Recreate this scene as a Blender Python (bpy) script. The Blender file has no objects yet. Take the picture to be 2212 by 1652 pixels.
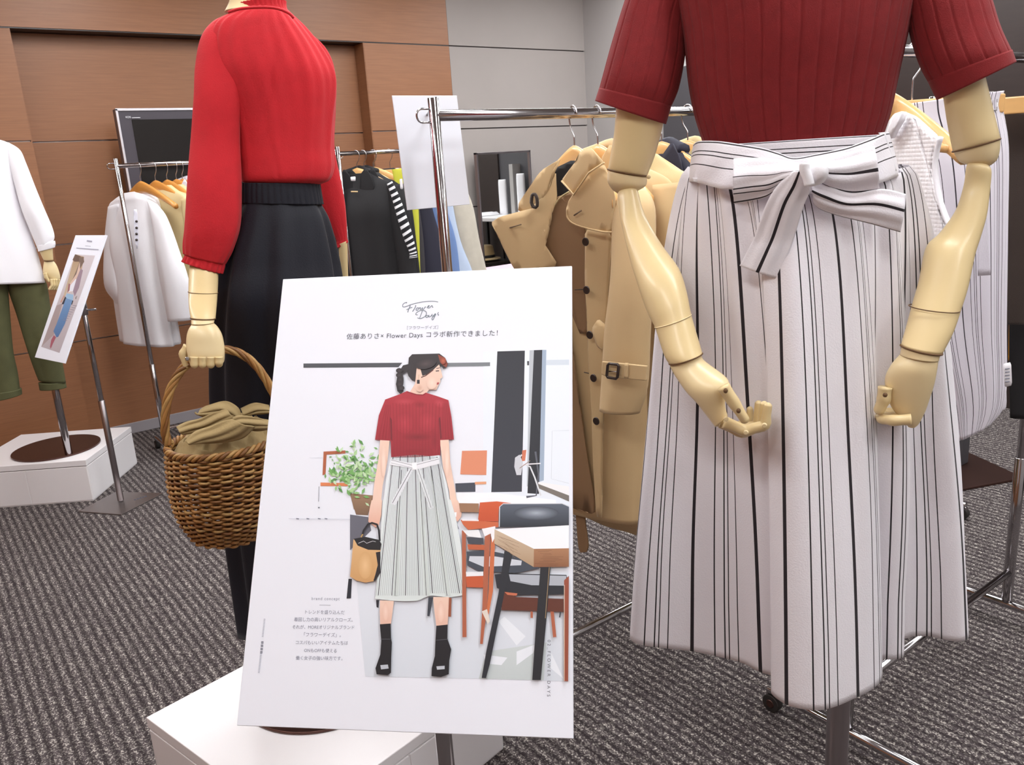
import bpy, bmesh, math, random
from math import sin, cos, pi
from mathutils import Vector as V, Matrix, noise

# ------------------------------------------------------------------ camera, world, light, exposure
scene = bpy.context.scene
COL = scene.collection
FPX, CX, CY, CAMH = 1770.0, 1106.0, 826.0, 1.35
RM = Matrix(((0.79455097, 0.20064938, -0.57308689),
             (-0.60403727, 0.16502606, -0.77968287),
             (-0.06186862, 0.96566362, 0.25232132)))      # columns: camera right, up, back in world
CAM = V((0, 0, CAMH))
cd = bpy.data.cameras.new('camera'); cam = bpy.data.objects.new('camera', cd); COL.objects.link(cam)
cam.matrix_world = Matrix.Translation(CAM) @ RM.to_4x4()
cd.sensor_width = 36; cd.lens = FPX / 2212 * 36; cd.clip_start = .05
scene.camera = cam
scene.view_settings.view_transform = 'Standard'; scene.view_settings.look = 'None'
scene.view_settings.gamma = 1; scene.view_settings.use_curve_mapping = False
scene.view_settings.exposure = 0.62
world = bpy.data.worlds.new('world'); scene.world = world; world.use_nodes = True
world.node_tree.nodes['Background'].inputs[0].default_value = (.9, .95, 1, 1)
world.node_tree.nodes['Background'].inputs[1].default_value = .3
LAMP_W = 12.0
LAMPS = [(x, y) for x in (-.6, 1.05, 2.7, 4.0) for y in (-1.3, .35, 2.0, 3.6)]
for lx, ly in LAMPS:
    ld = bpy.data.lights.new('ceiling_lamp_light', 'AREA'); ld.shape = 'RECTANGLE'; ld.size = .32; ld.size_y = 1.15
    ld.energy = LAMP_W * {-1.3: .35, .35: .62, 2.0: .8, 3.6: .78}[ly] * (.6 if lx < 0 else 1); ld.color = (.90, .955, 1)
    lo = bpy.data.objects.new('ceiling_lamp_light', ld); lo.location = (lx, ly, 2.655); COL.objects.link(lo)

# ------------------------------------------------------------------ helpers
def S(r, g, b):
    f = lambda c: (c / 255 / 12.92) if c / 255 <= .04045 else ((c / 255 + .055) / 1.055) ** 2.4
    return (f(r), f(g), f(b), 1)

def mat(name, rgb, rough=.7, metal=0, bump=0, bscale=300, var=0, vscale=8, stretch=None, sheen=0, coat=0, spec=.5):
    m = bpy.data.materials.new(name); m.use_nodes = True; nt = m.node_tree; b = nt.nodes['Principled BSDF']
    c = S(*rgb); b.inputs['Base Color'].default_value = c; b.inputs['Roughness'].default_value = rough
    b.inputs['Metallic'].default_value = metal; b.inputs['Sheen Weight'].default_value = sheen
    b.inputs['Coat Weight'].default_value = coat; b.inputs['Specular IOR Level'].default_value = spec
    tc = nt.nodes.new('ShaderNodeTexCoord'); src = tc.outputs['Object']
    if stretch:
        mp = nt.nodes.new('ShaderNodeMapping'); mp.inputs['Scale'].default_value = stretch
        nt.links.new(src, mp.inputs[0]); src = mp.outputs[0]
    if bump:
        n = nt.nodes.new('ShaderNodeTexNoise'); n.inputs['Scale'].default_value = bscale; n.inputs['Detail'].default_value = 3
        bp = nt.nodes.new('ShaderNodeBump'); bp.inputs['Strength'].default_value = bump; bp.inputs['Distance'].default_value = .002
        nt.links.new(src, n.inputs['Vector']); nt.links.new(n.outputs[0], bp.inputs['Height']); nt.links.new(bp.outputs[0], b.inputs['Normal'])
    if var:
        n = nt.nodes.new('ShaderNodeTexNoise'); n.inputs['Scale'].default_value = vscale; n.inputs['Detail'].default_value = 6
        nt.links.new(src, n.inputs['Vector'])
        r = nt.nodes.new('ShaderNodeValToRGB'); r.color_ramp.elements[0].position = .3; r.color_ramp.elements[1].position = .7
        r.color_ramp.elements[0].color = tuple(x * (1 - var) for x in c[:3]) + (1,)
        r.color_ramp.elements[1].color = tuple(min(1, x * (1 + var)) for x in c[:3]) + (1,)
        nt.links.new(n.outputs[0], r.inputs[0]); nt.links.new(r.outputs[0], b.inputs['Base Color'])
    return m

def stripes(name, base, dark, n, bands, axis=0, bump=.25):
    """printed stripes across the cloth, laid out in the cloth's own UV"""
    m = mat(name, base, .85, bump=bump, bscale=500, sheen=.1); nt = m.node_tree; b = nt.nodes['Principled BSDF']
    uv = nt.nodes.new('ShaderNodeUVMap'); sp = nt.nodes.new('ShaderNodeSeparateXYZ'); nt.links.new(uv.outputs[0], sp.inputs[0])
    mu = nt.nodes.new('ShaderNodeMath'); mu.operation = 'MULTIPLY'; mu.inputs[1].default_value = n; nt.links.new(sp.outputs[axis], mu.inputs[0])
    fr = nt.nodes.new('ShaderNodeMath'); fr.operation = 'FRACT'; nt.links.new(mu.outputs[0], fr.inputs[0])
    rp = nt.nodes.new('ShaderNodeValToRGB'); cr = rp.color_ramp; cr.interpolation = 'CONSTANT'
    cr.elements[0].position = 0; cr.elements[0].color = S(*base); cr.elements[1].position = .9999; cr.elements[1].color = S(*base)
    for p, w in bands:
        e = cr.elements.new(max(.0001, p - w / 2)); e.color = S(*dark)
        e = cr.elements.new(min(.999, p + w / 2)); e.color = S(*base)
    nt.links.new(fr.outputs[0], rp.inputs[0]); nt.links.new(rp.outputs[0], b.inputs['Base Color'])
    return m

def tag(o, label=None, cat=None, group=None, kind=None):
    if label: o['label'] = label
    if cat: o['category'] = cat
    if group: o['group'] = group
    if kind: o['kind'] = kind
    return o

def thing(name, label, cat, loc=(0, 0, 0), group=None, rot=0):
    o = bpy.data.objects.new(name, None); COL.objects.link(o); o.location = loc; o.rotation_euler = (0, 0, rot)
    o.empty_display_size = .05
    return tag(o, label, cat, group)

def link(name, verts, faces, m, parent=None, smooth=True, uvs=None, cols=None, local=False):
    me = bpy.data.meshes.new(name); me.from_pydata([tuple(v) for v in verts], [], faces)
    if uvs:
        l = me.uv_layers.new(name='UVMap'); flat = []
        for p in me.polygons:
            for vi in p.vertices: flat += uvs[vi]
        l.data.foreach_set('uv', flat)
    if cols:
        a = me.color_attributes.new('print', 'FLOAT_COLOR', 'POINT'); a.data.foreach_set('color', [c for q in cols for c in q])
    me.polygons.foreach_set('use_smooth', [smooth] * len(me.polygons)); me.update()
    if m: me.materials.append(m)
    o = bpy.data.objects.new(name, me); COL.objects.link(o)
    if parent:
        o.parent = parent
        if not local and parent.type == 'EMPTY': o.matrix_parent_inverse = Matrix.Translation(-parent.location)
    return o

def fixn(o):
    bm = bmesh.new(); bm.from_mesh(o.data); bmesh.ops.recalc_face_normals(bm, faces=bm.faces); bm.to_mesh(o.data); bm.free(); return o

def solid(o, t, off=0):
    md = o.modifiers.new('cloth', 'SOLIDIFY'); md.thickness = t; md.offset = off; return o

def bevel(o, w=.003, s=2):
    md = o.modifiers.new('edge', 'BEVEL'); md.width = w; md.segments = s; md.limit_method = 'ANGLE'; return o

def box(name, lo, hi, m, parent=None, bev=0, local=False):
    x0, y0, z0 = lo; x1, y1, z1 = hi
    v = [(x0, y0, z0), (x1, y0, z0), (x1, y1, z0), (x0, y1, z0), (x0, y0, z1), (x1, y0, z1), (x1, y1, z1), (x0, y1, z1)]
    f = [(0, 3, 2, 1), (4, 5, 6, 7), (0, 1, 5, 4), (1, 2, 6, 5), (2, 3, 7, 6), (3, 0, 4, 7)]
    o = link(name, v, f, m, parent, False, local=local)
    if bev: bevel(o, bev)
    return o

def prism(name, pts, z0, z1, m, parent=None, bev=0):
    n = len(pts); v = [(x, y, z0) for x, y in pts] + [(x, y, z1) for x, y in pts]
    f = [tuple(range(n))[::-1], tuple(range(n, 2 * n))] + [(i, (i + 1) % n, n + (i + 1) % n, n + i) for i in range(n)]
    o = fixn(link(name, v, f, m, parent, False))
    if bev: bevel(o, bev)
    return o

def cr(P, t):
    """Catmull-Rom through list P (floats or vectors), t in 0..1"""
    n = len(P) - 1
    if n == 0: return P[0]
    x = min(max(t, 0), 1) * n; i = min(int(x), n - 1); f = x - i
    a, b, c, d = P[max(i - 1, 0)], P[i], P[i + 1], P[min(i + 2, n)]
    return (b * 2 + (c - a) * f + (a * 2 - b * 5 + c * 4 - d) * f * f + (b * 3 - a - c * 3 + d) * f ** 3) * .5

def tube(name, pts, r, m, parent=None, seg=10, closed=False, sub=0, local=False, build=True, acc=None):
    pts = [V(p) for p in pts]
    R = r if isinstance(r, (list, tuple)) else [r] * len(pts)
    if sub:
        N = (len(pts) - 1) * sub; R = [cr(list(R), i / N) for i in range(N + 1)]; pts = [cr(pts, i / N) for i in range(N + 1)]
    n = len(pts); T = []
    for i in range(n):
        if closed: T.append((pts[(i + 1) % n] - pts[i - 1]).normalized())
        else: T.append((pts[min(i + 1, n - 1)] - pts[max(i - 1, 0)]).normalized())
    a = T[0].orthogonal().normalized(); vs, fs = [], []
    for i in range(n):
        a = (a - T[i] * a.dot(T[i])).normalized(); b = T[i].cross(a)
        for k in range(seg):
            th = 2 * pi * k / seg; vs.append(pts[i] + (a * cos(th) + b * sin(th)) * R[i])
    for i in range(n if closed else n - 1):
        j = (i + 1) % n
        for k in range(seg): fs.append((i * seg + k, i * seg + (k + 1) % seg, j * seg + (k + 1) % seg, j * seg + k))
    if not closed:
        fs.append(tuple(range(seg))[::-1]); fs.append(tuple(range((n - 1) * seg, n * seg)))
    if acc is not None:
        o = len(acc[0]); acc[0].extend(vs); acc[1].extend(tuple(i + o for i in f) for f in fs); return
    return link(name, vs, fs, m, parent, True, local=local)

def cyl(name, a, b, r, m, parent=None, seg=16, local=False, r2=None, bev=0):
    o = tube(name, [a, b], [r, r if r2 is None else r2], m, parent, seg, local=local)
    for p in o.data.polygons:
        if len(p.vertices) > 4: p.use_smooth = False
    bevel(o, bev or min(r, .003) * .4, 1)
    return o

def ball(name, c, r, m, parent=None, sc=(1, 1, 1), seg=16, local=False):
    vs, fs = [], []; rg = seg // 2
    for i in range(rg + 1):
        for k in range(seg):
            ph = pi * i / rg; th = 2 * pi * k / seg
            vs.append((c[0] + r * sc[0] * sin(ph) * cos(th), c[1] + r * sc[1] * sin(ph) * sin(th), c[2] + r * sc[2] * cos(ph)))
    for i in range(rg):
        for k in range(seg): fs.append((i * seg + k, (i + 1) * seg + k, (i + 1) * seg + (k + 1) % seg, i * seg + (k + 1) % seg))
    return link(name, vs, fs, m, parent, local=local)

def ray(x, y): return RM @ V((x - CX, -(y - CY), -FPX))
def at(x, y, **k):
    r = ray(x, y)
    for a, v in k.items():
        i = 'XYZ'.index(a); s = (v - CAM[i]) / r[i]
    return CAM + r * s
def depth(P): return -((RM.transposed() @ (V(P) - CAM)).z)
def pxm(P, w): return w * depth(P) / FPX          # a width seen as w pixels at point P, in metres

class Fr:
    """vertical working plane through P whose normal n looks at the viewer's side"""
    def __init__(s, P, n):
        s.P = V(P); s.n = V((n[0], n[1], 0)).normalized(); s.r = V((0, 0, 1)).cross(s.n)
    def px(s, x, y, off=0):
        r = ray(x, y); t = ((s.P - CAM).dot(s.n) + off) / r.dot(s.n); return CAM + r * t
    def m(s, a, z, off=0): return V((s.P.x, s.P.y, 0)) + s.r * a + V((0, 0, z)) + s.n * off
def facing(px, py, d):
    r = ray(px, py); h = V((r.x, r.y, 0)).normalized(); return Fr(h * d, (-h.x, -h.y))

def loft(name, F, rows, m, parent=None, nu=32, nv=24, th=1.0, fold=None, sup=2.0, caps=True, metric=False, stop=False, uvn=None, close=True, lin=False):
    """rows: (xl,yl,xr,yr[,off[,thick factor]]) in the plane F -> closed rounded body"""
    A, B, T = [], [], []
    for q in rows:
        xl, yl, xr, yr = q[:4]; off = q[4] if len(q) > 4 else 0; tf = q[5] if len(q) > 5 else th
        g = F.m if metric else F.px
        a = g(xl, yl, off); b = g(xr, yr, off); A.append(a); B.append(b); T.append((b - a).length / 2 * tf)
    vs, fs, uv = [], [], []
    for i in range(nv + 1):
        v = i / nv
        if lin:
            x = v * (len(A) - 1); k = min(int(x), len(A) - 2); f = x - k
            a, b, t = A[k].lerp(A[k + 1], f), B[k].lerp(B[k + 1], f), T[k] * (1 - f) + T[k + 1] * f
        else: a, b, t = cr(A, v), cr(B, v), cr(T, v)
        c = (a + b) / 2; h = (b - a) / 2
        ax = h.normalized(); N = F.n - ax * F.n.dot(ax); N.normalize()
        for k in range(nu):
            u = k / nu; cu, su = -cos(2 * pi * u), sin(2 * pi * u)
            e = 2 / sup; cu = math.copysign(abs(cu) ** e, cu); su = math.copysign(abs(su) ** e, su)
            d = h * cu + N * (t * su); f = fold(u, v) if fold else 0
            vs.append(c + d * (1 + f)); uv.append((u, v))
    for i in range(nv):
        for k in range(nu): fs.append((i * nu + k, i * nu + (k + 1) % nu, (i + 1) * nu + (k + 1) % nu, (i + 1) * nu + k))
    if caps:
        for base, rev in ((0, 1), (nv * nu, 0)):
            c = sum((vs[base + k] for k in range(nu)), V((0, 0, 0))) / nu; vs.append(c); uv.append((0, 0)); ci = len(vs) - 1
            for k in range(nu):
                f = (base + k, base + (k + 1) % nu, ci); fs.append(f if not rev else f[::-1])
    # UV seam: last column must not wrap back to 0
    me_uv = uv
    o = link(name, vs, fs, m, parent)
    l = o.data.uv_layers.new(name='UVMap'); li = 0; flat = []
    for p in o.data.polygons:
        us = [me_uv[vi][0] for vi in p.vertices]; wrap = max(us) - min(us) > .5
        for vi in p.vertices:
            u, w = me_uv[vi]; flat += (u + 1 if wrap and u < .5 else u, w)
    l.data.foreach_set('uv', flat)
    fixn(o)
    return o

def sheet(name, F, rows, m, parent=None, nu=14, nv=20, bulge=0, wave=0, t=.0016, off=0, smoothn=3, metric=False):
    """ruled cloth: rows (xl,yl,xr,yr[,off]) ; u runs across, v along"""
    g = F.m if metric else F.px
    A = [g(q[0], q[1], off + (q[4] if len(q) > 4 else 0)) for q in rows]; B = [g(q[2], q[3], off + (q[4] if len(q) > 4 else 0)) for q in rows]
    vs, fs, uv = [], [], []
    for i in range(nv + 1):
        v = i / nv; a, b = cr(A, v), cr(B, v)
        for k in range(nu + 1):
            u = k / nu; p = a.lerp(b, u) + F.n * (bulge * sin(pi * u) + wave * sin(2 * pi * smoothn * u + 2.3 * v) * (.3 + .7 * sin(pi * v)))
            vs.append(p); uv.append((u, v))
    for i in range(nv):
        for k in range(nu): fs.append((i * (nu + 1) + k, i * (nu + 1) + k + 1, (i + 1) * (nu + 1) + k + 1, (i + 1) * (nu + 1) + k))
    return solid(link(name, vs, fs, m, parent, True, uvs=uv), t)

def panel(name, F, poly, m, parent=None, off=0, t=.003, bulge=.004, freq=9, metric=False, tilt=(0, 0)):
    """flat cut cloth piece with soft relief; tilt lifts it along x / down y (metres per metre)"""
    g = F.m if metric else F.px
    P = [g(x, y, off) for x, y in poly]; c = sum(P, V((0, 0, 0))) / len(P)
    # smooth the outline a little
    Q = []
    for i in range(len(P)):
        a, b, d = P[i - 1], P[i], P[(i + 1) % len(P)]; Q += [b.lerp(a, .12), b.lerp(d, .12)]
    bm = bmesh.new(); bm.faces.new([bm.verts.new(p) for p in Q])
    bmesh.ops.triangulate(bm, faces=bm.faces[:])
    for _ in range(3): bmesh.ops.subdivide_edges(bm, edges=[e for e in bm.edges if e.calc_length() > .02], cuts=1, use_grid_fill=True)
    bmesh.ops.triangulate(bm, faces=[f for f in bm.faces if len(f.verts) > 4])
    size = max((p - c).length for p in P)
    for v in bm.verts:
        d = (v.co - c).length / size; rel = v.co - c
        v.co += F.n * (bulge * (1 - d * d) + bulge * .6 * noise.noise(v.co * freq) + tilt[0] * rel.dot(F.r) + tilt[1] * -rel.z)
    me = bpy.data.meshes.new(name); bm.to_mesh(me); bm.free(); me.materials.append(m)
    me.polygons.foreach_set('use_smooth', [True] * len(me.polygons))
    o = bpy.data.objects.new(name, me); COL.objects.link(o)
    if parent:
        o.parent = parent
        if parent.type == 'EMPTY': o.matrix_parent_inverse = Matrix.Translation(-parent.location)
    return solid(o, t)

def folds(*terms, n=0, seed=0):
    """terms: (amp_top, amp_bottom, freq, phase, drift)"""
    def f(u, v):
        s = 0
        for a0, a1, k, ph, dr in terms: s += (a0 + (a1 - a0) * v) * sin(2 * pi * k * u + ph + dr * v)
        if n: s += n * noise.noise(V((cos(2 * pi * u) * 1.5 + seed, sin(2 * pi * u) * 1.5, v * 3)))
        return s
    return f

def lifts(pts, s): return [(x / s[0] + s[1], y / s[0] + s[2]) for x, y in pts]
def zr(rows, s, ox, oy):                                   # rows read off an enlarged view back to photo pixels
    return [(q[0] / s + ox, q[1] / s + oy, q[2] / s + ox, q[3] / s + oy) + tuple(q[4:]) for q in rows]
def zp(pts, s, ox, oy): return [(x / s + ox, y / s + oy) for x, y in pts]

# ------------------------------------------------------------------ materials
M = {}
M['chrome'] = mat('chrome', (176, 172, 174), .12, 1)
M['steel'] = mat('brushed_steel', (165, 158, 160), .3, 1, bump=.05, bscale=200, stretch=(1, 1, .02))
M['plate'] = mat('satin_steel_plate', (150, 142, 140), .35, .9)
M['darkdisc'] = mat('dark_steel_disc', (92, 66, 60), .3, .8)
M['mannwood'] = mat('pale_mannequin_wood', (222, 198, 148), .38, bump=.04, bscale=60, var=.06, vscale=5, stretch=(1, 1, .2), coat=.15)
M['mannlight'] = mat('pale_mannequin_joint', (228, 206, 160), .38, coat=.15)
M['jointdark'] = mat('joint_shadow_gap', (104, 74, 44), .7)
M['white'] = mat('white_laminate', (236, 232, 234), .35)
M['board'] = mat('white_foam_board', (234, 236, 246), .5)
M['boardedge'] = mat('foam_board_edge', (222, 222, 232), .6)
M['hangwood'] = mat('beech_hanger', (226, 176, 112), .4, bump=.03, var=.08, vscale=6, stretch=(1, 1, 6), coat=.3)
M['hangdark'] = mat('amber_hanger', (205, 140, 66), .4, var=.08, vscale=6, stretch=(1, 1, 6), coat=.3)
M['wire'] = mat('hook_wire', (190, 188, 190), .2, 1)
M['black'] = mat('black_plastic', (22, 22, 25), .45)
M['rubber'] = mat('dark_rubber', (40, 36, 34), .7)
M['red'] = mat('red_blouse_linen', (200, 26, 38), .85, bump=.35, bscale=420, var=.05, vscale=30, sheen=.08)
M['maroon'] = mat('burgundy_knit', (128, 25, 28), .9, bump=.3, bscale=900, var=.08, vscale=60, sheen=.04)
M['darkskirt'] = mat('black_navy_cotton', (20, 21, 32), .6, bump=.25, bscale=350, sheen=.05, spec=.3)
M['shirt'] = mat('white_cotton', (240, 238, 243), .85, bump=.2, bscale=300, sheen=.1)
M['shirtgrey'] = mat('white_lilac_cotton', (214, 212, 224), .85, bump=.2, bscale=300)
M['olive'] = mat('olive_twill', (84, 84, 52), .85, bump=.3, bscale=350, var=.12, vscale=14)
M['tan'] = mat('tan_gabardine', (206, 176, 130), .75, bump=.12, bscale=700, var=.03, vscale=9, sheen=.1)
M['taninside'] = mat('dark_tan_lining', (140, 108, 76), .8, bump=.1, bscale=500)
M['beige'] = mat('beige_cotton', (204, 184, 138), .8, bump=.15, bscale=400)
M['navy'] = mat('navy_gabardine', (38, 36, 54), .7, bump=.12, bscale=600)
M['blackcloth'] = mat('black_cotton', (24, 22, 25), .75, bump=.2, bscale=400)
M['charcoal'] = mat('charcoal_cloth', (64, 60, 64), .8, bump=.2, bscale=400)
M['yellow'] = mat('lime_yellow_cotton', (206, 204, 66), .8, bump=.2, bscale=350)
M['amber'] = mat('amber_yellow_cloth', (222, 150, 14), .8, bump=.2, bscale=350)
M['blue'] = mat('mid_blue_cotton', (112, 138, 188), .8, bump=.2, bscale=350)
M['ltblue'] = mat('pale_blue_cotton', (186, 200, 224), .8, bump=.2, bscale=350)
M['stone'] = mat('stone_linen', (200, 192, 178), .85, bump=.3, bscale=350, var=.05, vscale=20)
M['browncloth'] = mat('dark_brown_wool', (56, 44, 38), .9, bump=.3, bscale=500, sheen=.2)
M['pink'] = mat('pale_pink_cotton', (226, 196, 214), .85, bump=.3, bscale=200)
M['button'] = mat('horn_button', (52, 40, 36), .3)
M['thread'] = mat('stitching_thread', (120, 100, 78), .9)
M['tagwhite'] = mat('white_card_tag', (238, 234, 238), .7)
M['tvframe'] = mat('tv_bezel', (66, 60, 68), .35)
M['tvedge'] = mat('tv_silver_edge', (226, 222, 228), .25, .6)
M['tvglass'] = mat('tv_screen_glass', (24, 20, 19), .12)
M['screenprint'] = mat('printed_white', (225, 225, 230), .5)
M['ink'] = mat('poster_ink', (72, 74, 86), .6)
M['inkpale'] = mat('poster_ink_pale', (138, 140, 156), .6)
M['khaki'] = mat('khaki_scarf_cotton', (156, 134, 92), .85, bump=.3, bscale=250, var=.05, vscale=20)
BANDS = [(.03, .05), (.355, .018), (.5, .018), (.56, .018), (.69, .018)]
WHT = (236, 232, 238)
M['skirt'] = stripes('black_striped_white_linen', WHT, (34, 26, 32), 13, BANDS)
M['skirt2'] = stripes('thin_black_striped_linen', (232, 226, 236), (50, 42, 52), 9, [(.05, .04), (.36, .018), (.5, .018), (.57, .018), (.7, .018)])
M['band'] = stripes('waistband_stripes', WHT, (34, 26, 32), 1, [(.035, .03), (.24, .022), (.33, .022), (.56, .022)], axis=1)
M['bow_left'] = stripes('bow_loop_stripes', WHT, (34, 26, 32), 1, [(.40, .016), (.66, .024), (.76, .024), (.965, .035)])
M['bow_tail'] = stripes('bow_tail_stripes', WHT, (34, 26, 32), 1, [(.46, .09)])
M['bow_right'] = stripes('bow_upper_stripes', WHT, (34, 26, 32), 1, [(.52, .085), (.95, .03)])
M['bow_rtail'] = stripes('bow_side_tail_stripes', WHT, (34, 26, 32), 1, [(.42, .075), (.985, .012)])
M['sailor'] = stripes('navy_white_sailor_stripes', (20, 20, 26), (236, 236, 240), 15, [(.5, .42)], axis=1)
WICK = [mat('wicker_honey', (158, 112, 60), .5, var=.15, vscale=60, bump=.2), mat('wicker_brown', (124, 82, 42), .5, var=.15, vscale=60, bump=.2), mat('wicker_pale', (172, 134, 80), .5, var=.15, vscale=60, bump=.2)]

def wood_wall():
    m = mat('brown_wood_veneer', (146, 98, 66), .45, bump=.05, bscale=40, var=.09, vscale=10, stretch=(.6, .6, 14)); return m
M['veneer'] = wood_wall()
M['greywall'] = mat('grey_fabric_panel', (160, 152, 148), .8, bump=.1, bscale=250, var=.02, vscale=4)
M['palewall'] = mat('pale_plaster', (172, 167, 165), .8, bump=.05, bscale=120)
M['paint'] = mat('white_ceiling_paint', (226, 224, 220), .9, bump=.05, bscale=90)
M['alum'] = mat('aluminium_joint', (206, 196, 192), .35, .6)
M['darkgap'] = mat('dark_joint', (84, 78, 78), .7)
M['darkwood'] = mat('dark_brown_partition', (44, 34, 32), .35, var=.1, vscale=10, stretch=(1, 1, 6))
M['darkgrey'] = mat('dark_grey_partition', (70, 68, 72), .5)
M['base'] = mat('grey_vinyl_baseboard', (156, 150, 154), .5)

def carpet():
    m = bpy.data.materials.new('ribbed_speckled_carpet'); m.use_nodes = True; nt = m.node_tree; N = nt.nodes; L = nt.links
    b = N['Principled BSDF']; b.inputs['Roughness'].default_value = .95; b.inputs['Specular IOR Level'].default_value = .15
    tc = N.new('ShaderNodeTexCoord'); sp = N.new('ShaderNodeSeparateXYZ'); L.new(tc.outputs['Object'], sp.inputs[0])
    def math_(op, a, bb=None):
        n = N.new('ShaderNodeMath'); n.operation = op
        for i, q in enumerate((a, bb)):
            if q is None: continue
            if isinstance(q, (int, float)): n.inputs[i].default_value = q
            else: L.new(q, n.inputs[i])
        return n.outputs[0]
    wob = N.new('ShaderNodeTexNoise'); wob.inputs['Scale'].default_value = 60; L.new(tc.outputs['Object'], wob.inputs['Vector'])
    x = math_('ADD', sp.outputs[0], math_('MULTIPLY', wob.outputs[0], .004))
    rib = math_('SINE', math_('MULTIPLY', x, 2 * pi / .0262))
    rib = math_('ADD', math_('MULTIPLY', rib, .5), .5)
    cell = N.new('ShaderNodeTexVoronoi'); cell.inputs['Scale'].default_value = 1
    mp = N.new('ShaderNodeMapping'); mp.inputs['Scale'].default_value = (330, 260, 1); L.new(tc.outputs['Object'], mp.inputs[0]); L.new(mp.outputs[0], cell.inputs['Vector'])
    sc = N.new('ShaderNodeSeparateColor'); L.new(cell.outputs['Color'], sc.inputs[0])
    spk = math_('POWER', sc.outputs[0], 4.5)
    val = math_('MULTIPLY', spk, math_('ADD', math_('MULTIPLY', rib, .9), .25))
    base = N.new('ShaderNodeMix'); base.data_type = 'RGBA'; L.new(rib, base.inputs[0])
    base.inputs[6].default_value = S(46, 39, 41); base.inputs[7].default_value = S(74, 66, 68)
    mx = N.new('ShaderNodeMix'); mx.data_type = 'RGBA'; L.new(val, mx.inputs[0]); L.new(base.outputs[2], mx.inputs[6]); mx.inputs[7].default_value = S(188, 180, 172)
    L.new(mx.outputs[2], b.inputs['Base Color'])
    bp = N.new('ShaderNodeBump'); bp.inputs['Strength'].default_value = .5; bp.inputs['Distance'].default_value = .002
    L.new(math_('ADD', rib, math_('MULTIPLY', sc.outputs[1], .8)), bp.inputs['Height']); L.new(bp.outputs[0], b.inputs['Normal'])
    return m
M['carpet'] = carpet()
mm = bpy.data.materials.new('lamp_diffuser'); mm.use_nodes = True; bb = mm.node_tree.nodes['Principled BSDF']
bb.inputs['Emission Color'].default_value = (1, .98, .95, 1); bb.inputs['Emission Strength'].default_value = 6; M['glow'] = mm
mm = mat('mirror_glass', (226, 230, 228), .02, 1); M['mirror'] = mm
mm = bpy.data.materials.new('poster_print'); mm.use_nodes = True; nt = mm.node_tree
ca = nt.nodes.new('ShaderNodeVertexColor'); ca.layer_name = 'print'; nt.links.new(ca.outputs[0], nt.nodes['Principled BSDF'].inputs['Base Color'])
nt.nodes['Principled BSDF'].inputs['Roughness'].default_value = .5; M['print'] = mm

# ------------------------------------------------------------------ the room
WY = 4.88; XR = 4.46; XL = -1.6; YF = -2.3; HC = 2.7
def struct(o): o['kind'] = 'structure'; return o
struct(box('floor', (XL, YF, -.05), (XR, 5.15, 0), M['carpet']))
ceil = struct(box('ceiling', (XL, YF, HC), (XR, 5.15, HC + .05), M['paint']))
wb = struct(box('wall_back', (XL, 5.02, 0), (XR, 5.15, HC), M['alum']))
struct(box('wall_left', (XL - .05, YF, 0), (XL, 5.15, HC), M['veneer']))
struct(box('wall_front', (XL, YF - .05, 0), (XR, YF, HC), M['palewall']))
wr = struct(box('wall_right', (XR, YF, 0), (XR + .05, 5.15, HC), M['palewall']))
J = [0, .577, 1.105, 1.633, 2.165, HC]
g = .004
def wp(x0, x1, yf, z0, z1, m): return box('panel', (x0 + .0005, yf, z0 + g), (x1 - .0005, yf + .018, z1 - g), m, wb)
wp(XL, 3.244, WY, J[4], HC, M['veneer'])
for i in range(4):
    z0 = J[i] if i else 0
    wp(XL, .69, WY, z0, J[i + 1], M['veneer']); wp(.69, 2.61, 5.0, z0, J[i + 1], M['veneer']); wp(2.61, 3.244, WY, z0, J[i + 1], M['veneer'])
box('backing', (XL, WY + .017, 0), (.688, 5.02, J[4]), M['alum'], wb); box('backing', (2.614, WY + .017, 0), (3.244, 5.02, J[4]), M['alum'], wb)
box('backing', (XL, WY + .017, J[4] + .02), (3.244, 5.02, HC), M['alum'], wb)
box('soffit', (XL, WY + .004, J[4] - .002), (3.244, 5.02, J[4] + .02), M['darkwood'], wb)
box('jamb', (2.606, WY + .002, 0), (2.614, 5.0, J[4] - .003), M['veneer'], wb)
box('jamb', (.684, WY + .002, 0), (.69, 5.0, J[4] - .003), M['veneer'], wb)
box('backing', (3.246, WY + .017, 0), (XR, 5.02, HC), M['darkgap'], wb)
for i in range(5): wp(3.246, XR, WY + .002, J[i], J[i + 1], M['greywall'])
for x0, x1, y in ((XL, .69, WY), (.69, 2.61, 5.0), (2.61, 3.244, WY), (3.244, XR, WY)):
    struct(box('baseboard_back', (x0, y - .008, 0), (x1, y + .001, .062), M['base'], bev=.002))
# dark wood cladding low on the right wall, seen past the coats
struct(box('trim_1', (XR - .03, YF, 0), (XR, 4.07, 1.93), M['darkgrey']))
for y0, y1 in ((-2.29, -1.1), (-1.09, .1), (.11, 1.3), (1.31, 2.5), (2.51, 3.55), (3.72, 4.06)):
    box('panel', (XR - .045, y0, .0), (XR - .03, y1, 2.2 if y1 < 2.6 else 1.93), M['darkwood'] if y1 < 3.8 else M['darkgrey'], wr)
for lx, ly in LAMPS:
    t = thing('ceiling_lamp', 'white rectangular fluorescent fitting on the ceiling outside the picture', 'lamp', (lx, ly, HC), 'fluorescent ceiling lamps')
    box('frame', (lx - .2, ly - .62, HC - .03), (lx + .2, ly + .62, HC), M['white'], t, .004)
    box('diffuser', (lx - .17, ly - .59, HC - .036), (lx + .17, ly + .59, HC - .029), M['glow'], t)

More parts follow.
